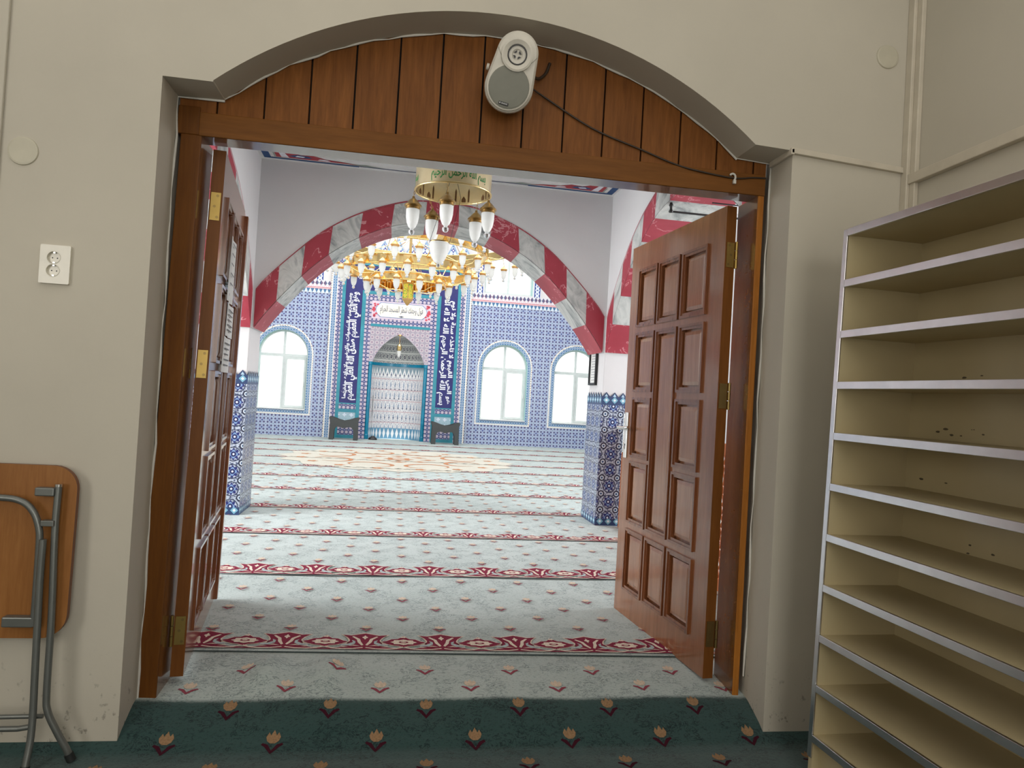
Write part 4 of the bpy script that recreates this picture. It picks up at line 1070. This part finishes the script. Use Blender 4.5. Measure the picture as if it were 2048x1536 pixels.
for s in (-1, 1):
    b0, b1 = sorted((s * .828, s * 1.178))
    for z0, z1, mt, n_ in ((.715, .74, TEAL, 'turquoise_border'), (.61, .715, T_FLOW, 'flower_border'), (.545, .61, TEAL, 'turquoise_border'), (.33, .545, T_STAR, 'lattice_tile'), (.26, .33, TEAL, 'turquoise_border'), (.07, .26, T_FLOW, 'flower_border'), (0., .07, TEAL, 'turquoise_border')):
        fbox(b0, b1, z0, z1, YP - (.004 if mt is TEAL else 0), mt, n_)
# pink tile field round the pointed opening
pl = [(MC - .622, 1.64), (MC - .545, 1.64)] + [(MC - w, z) for w, z in NPROF if z > 1.641] + [(MC + w, z) for w, z in reversed(NPROF) if z > 1.641] + [(MC + .545, 1.64), (MC + .622, 1.64), (MC + .622, 2.385), (MC - .622, 2.385)]
MB().prism([pl], XZ, YP, YW + .004).build('pink_tile_field', T_PINK, mh)
mb = MB()
for s in (-1, 1):
    c0 = MC + s * .582
    mb.lathe([(.0005, 0), (.046, 0), (.046, .09), (.040, .10), (.040, 1.56), (.046, 1.57), (.046, 1.64), (.0005, 1.64)], (c0, YP + .03, 0), 14)
    o = mb.build('turquoise_column', TEALD, mh); mb = MB()
# the niche, a half-round recess with a pointed half dome
DEP = .42; NA = 28
def nring(w, z): return [(MC + w * cos(a), YP + .02 + (DEP * w / .545) * sin(a), z) for a in [PI * i / NA for i in range(NA + 1)]]
def nuv(x, y, z): return ((math.atan2(max(0., y - YP - .02) / DEP, (x - MC) / .545)) * .545 * 1.25, z)
MB().strip(nring(.545, 0), nring(.545, 1.62), 0, False, True).build('niche_wall', T_LACE, mh, uv=nuv, recalc=False)
mb = MB()
for (w0, z0), (w1, z1) in zip(NPROF, NPROF[1:]): mb.strip(nring(w0, z0), nring(w1, z1), 0, False, True)
mb.build('niche_half_dome', T_DOME, mh, uv=nuv, weld=False, recalc=False)
mb = MB(); mb.strip([(x, y - .004, z) for x, y, z in nring(.541, 1.575)], [(x, y - .004, z) for x, y, z in nring(.541, 1.64)]); mb.build('turquoise_niche_band', TEALD, mh, recalc=False)
# script: verse bands, white on navy
VERSE = ['بسم الله الرحمن الرحيم الله لا اله الا هو الحي القيوم لا تاخذه سنة ولا نوم', 'له ما في السموات وما في الارض من ذا الذي يشفع عنده الا باذنه', 'يعلم ما بين ايديهم وما خلفهم ولا يحيطون بشيء من علمه الا بما شاء', 'وسع كرسيه السموات والارض ولا يؤده حفظهما وهو العلي العظيم صدق الله العلي العظيم']
def halves(t):
    w = t.split(); k = len(w) // 2; return ' '.join(w[:k]), ' '.join(w[k:])
ys_ = YP - .001
mb = MB()
for s, body in ((1, VERSE[0]), (-1, VERSE[3])):
    h1, h2 = halves(body); cx = MC + s * 1.003; z0, z1 = .80, 3.08
    # letters climb on the right band and descend on the left one, tops outwards
    F = lambda off: (lambda a, b: (cx + s * (b + off), ys_, (z0 + z1) / 2 - s * a))
    put_text(mb, shape_ar(h1 if s > 0 else h2), F(-.045), z1 - z0, .235, 0, 1, .035)
    put_text(mb, shape_ar(h2 if s > 0 else h1), F(.085), z1 - z0 - .06, .15, 0, 1, .035)
    mb.build('white_script', SCRIPT, nv, recalc=False); mb = MB()
put_text(mb, shape_ar(VERSE[1]), lambda a, b: (MC + a, ys_, 3.40 + b), 1.9, .30, 0, 1, .014)
put_text(mb, shape_ar(VERSE[2]), lambda a, b: (MC + a, ys_, 3.46 + b), 1.9, .22, 0, 1, .010)
mb.build('white_script', SCRIPT, nv, recalc=False)
# cartouche
CA = fbox(-.622, .622, 2.555, 2.93, YP + .002, plain('cartouche_red_ground', srgb(206, 190, 204), .4), 'cartouche')
zc = 2.745
def scal(hw, hh): return [(MC - hw + .1, zc - hh), (MC + hw - .1, zc - hh)] + smoothpts([(MC + hw - .1, zc - hh), (MC + hw - .03, zc - hh * .55), (MC + hw, zc), (MC + hw - .03, zc + hh * .55), (MC + hw - .1, zc + hh)], 3)[1:] + [(MC - hw + .1, zc + hh)] + smoothpts([(MC - hw + .1, zc + hh), (MC - hw + .03, zc + hh * .55), (MC - hw, zc), (MC - hw + .03, zc - hh * .55), (MC - hw + .1, zc - hh)], 3)[1:-1]
mb = MB().poly(scal(.545, .158), lambda a, b: (a, YP - .001, b), 1).poly(scal(.53, .145), lambda a, b: (a, YP - .003, b), 0)
rnd = random.Random(3)
for s in (-1, 1):
    for k in range(12):
        a = MC + s * rnd.uniform(.50, .60); b = zc + rnd.uniform(-.16, .16)
        if abs(b - zc) < .06 and abs(a - MC) < .55: a = MC + s * .585
        mb.poly(lob(a, b, .026, .02, 5, .3), lambda p, q: (p, YP - .002, q), 2)
    mb.poly(lob(MC + s * .575, zc, .03, .05, 4, .2), lambda p, q: (p, YP - .0025, q), 2)
mb.build('cream_panel', [CREAM, plain('cartouche_blue_line', srgb(120, 140, 180), .4), REDG], CA, recalc=False)
mb = MB(); put_text(mb, shape_ar('فول وجهك شطر المسجد الحرام'), lambda a, b: (MC + a, YP - .005, zc + b), .90, .20, 0, 2, .006)
rnd = random.Random(11)
for k in range(26): mb.poly(circ(MC + rnd.uniform(-.42, .42), zc + rnd.uniform(.03, .11), .007, 4, .005, .6), lambda a, b: (a, YP - .005, b))
mb.poly(lob(MC, zc - .122, .05, .014, 4, .2), lambda a, b: (a, YP - .005, b))
mb.build('dark_script', DARKINK, CA, recalc=False)
# crest of triangular merlons
mb = MB(); w = .29
x = -1.478
for k in range(10):
    a = MC - 1.45 + k * w; hgt = .31 if k % 2 == 0 else .23
    mb.prism([[(a, 3.965), (a + w, 3.965), (a + w / 2, 3.965 + hgt)]], XZ, YP + .01, YW + .004)
    mb.prism([[(a - .004, 3.965), (a + w / 2, 3.965 + hgt + .02), (a + w + .004, 3.965), (a + w - .03, 3.965), (a + w / 2, 3.965 + hgt - .03), (a + .03, 3.965)]], XZ, YP + .004, YP + .012, 1)
mb.build('crest', [T_MERL, plain('crest_edge_blue', srgb(130, 160, 190), .4)], mh)
# lamp hanging in the niche
nl = thing('niche_lamp', 'small gold lamp with a glass drop hanging inside the mihrab niche', 'lamp', (MC, YP + .02, 1.77), True)
MB().tube([(MC, YP + .02, 2.03), (MC, YP + .02, 2.23)], .006, 6).lathe([(.0005, .02), (.03, .02), (.04, 0), (.03, -.01), (.0005, -.01)], (MC, YP + .02, 2.225), 10).build('chain', CAPG, nl)
MB().lathe([(.0005, 2.05), (.03, 2.04), (.05, 2.0), (.052, 1.93), (.04, 1.90), (.0005, 1.9)], (MC, YP + .02, 0), 12).build('gold_cap', GOLD, nl)
MB().lathe([(.04, 1.90), (.042, 1.87), (.03, 1.80), (.012, 1.765), (.0005, 1.76)], (MC, YP + .02, 0), 12).build('glass_drop', GLOBE, nl)

# ------------------------------------------------------------------ folding Quran stands and a small black case
def rahle(lab, cx, cy, rot):
    t = thing('quran_stand', lab, 'quran stand', (cx, cy, 0), True, 'book stands before the mihrab')
    out = [(-.285, 0), (-.275, .37), (-.30, .445), (-.285, .462), (-.2, .445), (-.09, .405), (0, .385), (.09, .405), (.2, .445), (.285, .462), (.30, .445), (.275, .37), (.285, 0), (.195, 0), (.19, .19), (.165, .245), (.12, .265), (.06, .255), (.02, .238), (0, .243), (-.02, .238), (-.06, .255), (-.12, .265), (-.165, .245), (-.19, .19), (-.195, 0)]
    c, s = cos(rot), sin(rot)
    R_ = lambda x, y, z: (cx + x * c - y * s, cy + x * s + y * c, z)
    MB().prism([out], XZ, -.15, -.125).map(R_).build('front_panel', RAHLE, t, bev=.006)
    MB().prism([out], XZ, .125, .15).map(R_).build('back_panel', RAHLE, t, bev=.006)
    mb = MB()
    for s2 in (-1, 1):
        mb.add([(s2 * .01, -.125, .368), (s2 * .27, -.125, .43), (s2 * .27, .125, .43), (s2 * .01, .125, .368), (s2 * .01, -.125, .35), (s2 * .27, -.125, .41), (s2 * .27, .125, .41), (s2 * .01, .125, .35)], [(0, 1, 2, 3), (4, 7, 6, 5), (0, 4, 5, 1), (2, 6, 7, 3), (1, 5, 6, 2), (0, 3, 7, 4)])
    mb.map(R_).build('book_rest', RAHLE, t)
    return t
rahle('dark grey plastic book stand on the carpet left of the mihrab niche', -.975, 14.60, .02)
rahle('dark grey plastic book stand on the carpet right of the mihrab niche', 1.075, 14.60, .0)
mb = MB().lathe([(.0005, .085), (.03, .082), (.05, .06), (.085, .04), (.1, .02), (.1, 0), (.0005, 0)], (0, 0, 0), 14).map(lambda x, y, z: (-.40 + x * .9, 14.93 + y * .6, z))
tag(mb.build('black_device', BLACK, hall=True, base=(-.40, 14.93, 0)), 'small black device lying on the carpet at the left foot of the mihrab niche', 'device')
tag(MB().box(-.455, -.440, YP - .03, YP - .012, .50, .93).tube([(-.448, YP - .02, .0), (-.448, YP - .02, .5)], .004, 6).build('upright_device', plain('slim_grey', (.10, .11, .12, 1), .5), hall=True, base=(-.448, YP - .02, 0), bev=.002),
    'slim dark upright device standing at the left edge of the mihrab niche', 'device')
# ------------------------------------------------------------------ small chandelier of the entrance bay
SXc, SYc = .285, 4.40
ch = thing('small_chandelier', 'small gold ring chandelier with frosted bell lamps in the entrance bay', 'chandelier', (SXc, SYc, 2.25), True)
R0 = .238
def ringband(R, z0, z1, c, n, th=.004):
    mb = MB(); A = lambda r, z: [(c[0] + r * cos(2 * PI * k / n), c[1] + r * sin(2 * PI * k / n), z) for k in range(n)]
    L = [A(R, z0), A(R, z1), A(R - th, z1), A(R - th, z0)]
    for i in range(4): mb.strip(L[i], L[(i + 1) % 4], 0, True, i in (0, 2))
    return mb
BANDG = plain('pale_gold_sheet', (.88, .74, .46, 1), .26, .85, .5, .05, 4.)
mb = ringband(R0, 2.325, 2.52, (SXc, SYc), 48)
for z in (2.325, 2.52):
    mb.tube([(SXc + (R0 + .001) * cos(2 * PI * k / 48), SYc + (R0 + .001) * sin(2 * PI * k / 48), z) for k in range(49)], .0065, 6, 1, cap=False)
for q in range(3):
    a_ = -PI / 2 + q * 2 * PI / 3 + .10
    # letters read left to right when seen from outside
    put_text(mb, shape_ar('بسم الله الرحمن الرحيم'), lambda a, b: (SXc + (R0 + .0008) * cos(a_ + a / R0), SYc + (R0 + .0008) * sin(a_ + a / R0), 2.378 + b), .37, .085, 2, 2, .016)
for q in range(6):
    a_ = 2 * PI * q / 6
    for sx in (0, 1):
        for pl in ([(-.006, 0), (.006, 0), (.006, .07), (0, .09), (-.006, .07)], [(.02, 0), (.05, 0), (.05, .02), (.035, .04), (.02, .02)]):
            mb.poly(pl, lambda a, b: (SXc + (R0 - .0048) * cos(a_ + (a + sx * .09) / R0), SYc + (R0 - .0048) * sin(a_ + (a + sx * .09) / R0), 2.335 + b), 3)
band = mb.build('ring_band', [BANDG, plain('pale_gold_rim', (.8, .62, .3, 1), .3, 1.), GREEN, plain('engraving_brown', (.16, .08, .03, 1), .4, .6)], ch, recalc=False)
MB().tube([(SXc, SYc, 2.53), (SXc, SYc, 2.86)], .008, 8).lathe([(.0005, 2.86), (.06, 2.86), (.05, 2.83), (.0005, 2.82)], (SXc, SYc, 0), 16).build('stem', BRONZE, ch)
mb = MB()
for k in range(3):
    a = 2 * PI * k / 3; mb.tube([(SXc, SYc, 2.62), (SXc + (R0 - .004) * cos(a), SYc + (R0 - .004) * sin(a), 2.52)], .003, 6)
mb.build('support_wire', BRONZE, ch)
def bell(par, c, s=1., cap=BRONZE, n=14, ball=True, name='lamp'):
    """c: top of the cap"""
    x, y, z = c
    o = MB().lathe([(.0005, 0), (.006, -.002), (.008, -.012), (.020, -.022), (.036, -.040), (.046, -.050), (.046, -.058), (.038, -.060), (.038, -.072), (.030, -.074)], (0, 0, 0), n).map(lambda a, b, d: (x + a * s, y + b * s, z + d * s)).build(name, cap, par)
    MB().lathe([(.0345, -.060), (.0355, -.085), (.0345, -.115), (.029, -.145), (.019, -.168), (.010, -.176), (.0005, -.178)], (0, 0, 0), n).map(lambda a, b, d: (x + a * s, y + b * s, z + d * s)).build('glass', GLOBE, o)
    if ball: MB().ball((x, y, z - .193 * s), .018 * s, 10).build('ball_drop', BALL, o)
    return o
def chain(pts, r, n=None, name='chain', mat=None, par=None):
    mb = MB(); p0, p1 = Vector(pts[0]), Vector(pts[1]); L = (p1 - p0).length; k = max(2, int(L / .016))
    for i in range(k):
        c = p0.lerp(p1, (i + .5) / k); a = i % 2
        mb.tube([(c.x + (.005 * cos(t) if a else 0), c.y + (0 if a else .005 * cos(t)), c.z + .0095 * sin(t)) for t in [2 * PI * j / 8 for j in range(9)]], .0016, 4, cap=False)
    return mb.build(name, mat or BRONZE, par)
for (x, y, z) in ((0.041, 4.400, 2.284), (0.169, 4.560, 2.264), (0.238, 4.190, 2.272), (0.453, 4.550, 2.274), (0.513, 4.400, 2.307)):
    lp = bell(ch, (x, y, z), 1.17)
    d = Vector((x - SXc, y - SYc, 0)).normalized() * (R0 - .002)
    chain(((SXc + d.x, SYc + d.y, 2.328), (x, y, z - .004)), .002, par=lp)
c0 = (.218, 4.40)
bg = MB().lathe([(.060, 2.012), (.0615, 1.995), (.058, 1.955), (.046, 1.915), (.028, 1.885), (.016, 1.878), (.0005, 1.877)], (c0[0], c0[1], 0), 24).build('bowl_glass', GLOBE, ch)
MB().ball((c0[0], c0[1], 1.864), .013, 10).build('ball_drop', BALL, bg)
MB().lathe([(.0005, 2.018), (.058, 2.014), (.062, 2.010), (.0605, 2.006)], (c0[0], c0[1], 0), 24).build('bowl_cover', BRONZE, bg)
mb = MB()
for s in (-1, 1): mb.tube([(c0[0] + s * .062, c0[1], 2.008), (SXc + s * .05, SYc, 2.30), (SXc, SYc, 2.48)], .0015, 5)
mb.build('bowl_wire', RODB, bg)

# ------------------------------------------------------------------ great chandelier of the hall
GX, GY = .10, 10.5
gc = thing('great_chandelier', 'great tiered gold chandelier with rings of small frosted lamps over the hall medallion', 'chandelier', (GX, GY, 2.7), True)
rnd = random.Random(2)
TIERS = [(1.66, 3.30, .13, 30, 1.72, 3.20), (1.16, 3.09, .13, 24, 1.22, 3.04), (.92, 2.79, .13, 18, .98, 2.86), (.55, 2.63, .11, 12, .62, 2.71)]
for ti, (R, z0, h, n, RL, zl) in enumerate(TIERS):
    mb = ringband(R, z0, z0 + h, (GX, GY), 40)
    for z in (z0, z0 + h): mb.tube([(GX + R * cos(2 * PI * k / 60), GY + R * sin(2 * PI * k / 60), z) for k in range(61)], .010, 5, cap=False)
    for k in range(n):
        a = 2 * PI * (k + .5) / n
        for s in (0,):
            w = .045
            mb.poly([(-w, .02), (w, .02), (w * .5, .06), (0, h - .02), (-w * .5, .06)], lambda p, q: (GX + (R + .0006) * cos(a + p / R), GY + (R + .0006) * sin(a + p / R), z0 + q), 1)
            mb.poly([(-.02, .03), (.02, .03), (0, .075)], lambda p, q: (GX + (R - .0045) * cos(a + p / R), GY + (R - .0045) * sin(a + p / R), z0 + q), 2)
    bd = mb.build('ring_band', [GOLD, GOLDD, GREEN], gc, recalc=False)
    if ti == 3:
        mb = MB()
        for k in range(26):
            a = 2 * PI * k / 26; r = .48; mb.tube([(GX + r * cos(a), GY + r * sin(a), 2.60), (GX + r * cos(a), GY + r * sin(a), 2.74)], .03, 6)
        mb.build('amber_rods', GOLDD, gc)
    mb = MB()
    for k in range(8 if ti < 2 else 6):
        a = 2 * PI * (k + .3) / (8 if ti < 2 else 6)
        R2, z2 = (TIERS[ti + 1][0], TIERS[ti + 1][1] + .12) if ti < 3 else (.06, 2.55)
        mb.tube([(GX + R * cos(a), GY + R * sin(a), z0 + .01), (GX + (R + R2) / 2 * cos(a), GY + (R + R2) / 2 * sin(a), (z0 + z2) / 2 - .05), (GX + R2 * cos(a), GY + R2 * sin(a), z2)], .007, 6)
        mb.tube([(GX + R * cos(a), GY + R * sin(a), z0 + h), (GX + .1 * cos(a), GY + .1 * sin(a), z0 + 1.2 if ti < 2 else z0 + .5)], .005, 5)
    mb.build('gold_wires', GOLD, gc)
    first = None
    for k in range(n):
        a = 2 * PI * (k + .25 + .07 * ti) / n; x, y = GX + RL * cos(a), GY + RL * sin(a)
        if first is None:
            first = bell(gc, (x, y, zl), 1.3, CAPG, 10); ref = (x, y); kids = list(first.children)
            MB().tube([(x, y, zl - .01), (x - .03 * cos(a), y - .03 * sin(a), z0 + .02)], .004, 5).build('hook', GOLD, first)
            kids = list(first.children)
        else:
            o = first.copy(); COL.objects.link(o); o.parent = gc; o.location = (x - ref[0], y - ref[1], 0)
            for c in kids:
                q = c.copy(); COL.objects.link(q); q.parent = o
# central hexagonal lantern finial
ln = MB(); A = lambda r, z: [(GX + r * cos(PI / 6 + k * PI / 3), GY + r * sin(PI / 6 + k * PI / 3), z) for k in range(6)]
L = [A(.02, 2.770), A(.03, 2.720), A(.088, 2.670), A(.088, 2.650)]
for P, Q in zip(L, L[1:]): ln.strip(P, Q, 0, True)
L = [A(.088, 2.430), A(.088, 2.415), A(.05, 2.375), A(.012, 2.330)]
for P, Q in zip(L, L[1:]): ln.strip(P, Q, 0, True)
for k in range(6):
    a = PI / 6 + k * PI / 3; ln.tube([(GX + .086 * cos(a), GY + .086 * sin(a), 2.650), (GX + .086 * cos(a), GY + .086 * sin(a), 2.430)], .006, 5)
fin = ln.build('lantern_finial', CAPG, gc)
g = G('green_gold_lantern_glass', .3, .3); x, y, z = g.coord()
v = g.voro(g.vec, 42.); g.color(g.mix((v < .36), (.75, .62, .08, 1), (.12, .42, .06, 1)))
mb = MB(); mb.strip(A(.082, 2.650), A(.082, 2.430), 0, True); mb.build('lantern_glass', g.mat, fin)
MB().tube([(GX, GY, 2.6), (GX, GY, 5.99)], .02, 10).lathe([(.0005, 4.30), (.09, 4.28), (.12, 4.2), (.05, 4.1), (.03, 4.0)], (GX, GY, 0), 14).build('central_stem', GOLD, gc)
# ------------------------------------------------------------------ light, sky and camera
w = bpy.data.worlds.new('overcast sky'); SC.world = w; w.use_nodes = True
n = w.node_tree.nodes; l = w.node_tree.links; bg = n['Background']
tc = n.new('ShaderNodeTexCoord'); sx = n.new('ShaderNodeSeparateXYZ'); rp = n.new('ShaderNodeValToRGB')
l.new(tc.outputs['Generated'], sx.inputs[0]); l.new(sx.outputs[2], rp.inputs[0])
rp.color_ramp.elements[0].color = (.72, .76, .72, 1); rp.color_ramp.elements[1].color = (1., 1., 1., 1); rp.color_ramp.elements[1].position = .35
l.new(rp.outputs[0], bg.inputs[0]); bg.inputs[1].default_value = SKY
def area(name, loc, target, sx_, sy_, power, col=(1, 1, 1), hall=True, spread=PI):
    d = bpy.data.lights.new(name, 'AREA'); d.shape = 'RECTANGLE'; d.size, d.size_y, d.energy, d.color = sx_, sy_, power, col; d.spread = spread
    o = bpy.data.objects.new(name, d); COL.objects.link(o)
    v = Vector(target) - Vector(loc); q = v.to_track_quat('-Z', 'Y').to_matrix().to_4x4()
    o.matrix_world = (HALL if hall else IDM) @ Matrix.Translation(Vector(loc)) @ q
    return o
area('hall_ceiling_fill', (.1, 10.8, 5.85), (.1, 10.8, 0), 8, 6, P_HALL, (1, .99, .97))  # added area light over the hall carpet, not a fitting of the hall
area('qibla_wall_fill', (.1, 7.0, 5.2), (.1, 15, 1.8), 7, 1.2, P_QIB, (1, .99, .98))  # added to brighten the mihrab wall; no window stands here
area('left_aisle_fill', (-4.6, 4.3, 1.5), (1.5, 4.3, 1.0), 2.4, 1.8, P_LEFT, (.96, .98, 1))  # added to brighten the bay, in place of unseen aisle windows
area('right_aisle_fill', (5.2, 4.6, 1.6), (0, 4.5, 1.2), 2.4, 1.8, P_RIGHT, (.96, .98, 1))  # added fill through the right arch onto bay and left door, no window built
area('lobby_ceiling_fill', (-.3, .3, 3.26), (-.3, .3, 0), 4.2, 3.6, P_LOB, (1, .955, .87), False)  # added ambient light for the lobby and niche sides, no fixture behind it
area('lobby_entrance_light', (.9, -3.0, 1.5), (.0, 2.49, 1.2), 2.4, 2.2, P_ENT, (1, .965, .90), False)
area('lobby_side_window_light', (-2.6, -.3, 1.5), (.3, 2.4, 1.0), 1.3, 1.3, P_SIDE, (1, .97, .91), False)
# lobby back wall
struct(MB().box(-2.8, 2.0, -3.3, -3.2, FZ - .05, 3.4).build('wall_back', WALL), 'beige back wall of the lobby behind the viewer', 'wall')

cd = bpy.data.cameras.new('camera'); cam = bpy.data.objects.new('camera', cd); COL.objects.link(cam)
f, yaw, pitch, roll, H = 1399., .1494, .0183, .0585, 1.0673
cd.sensor_fit = 'HORIZONTAL'; cd.sensor_width = 36; cd.lens = f / 2048 * 36; cd.clip_start = .05; cd.clip_end = 100
fwd = Vector((sin(yaw) * cos(pitch), cos(yaw) * cos(pitch), sin(pitch))); right = Vector((cos(yaw), -sin(yaw), 0)); up = right.cross(fwd)
r2 = right * cos(roll) + up * sin(roll); u2 = -right * sin(roll) + up * cos(roll)
M = Matrix((r2, u2, -fwd)).transposed().to_4x4(); M.translation = (0, 0, H); cam.matrix_world = M
SC.camera = cam
SC.view_settings.view_transform = 'Standard'; SC.view_settings.look = 'None'; SC.view_settings.exposure = EXPO; SC.view_settings.gamma = 1
SC.cycles.use_denoising = True
SC.cycles.max_bounces = 8; SC.cycles.diffuse_bounces = 4; SC.cycles.transparent_max_bounces = 12
SC.cycles.sample_clamp_indirect = 6; SC.cycles.caustics_reflective = False; SC.cycles.caustics_refractive = False
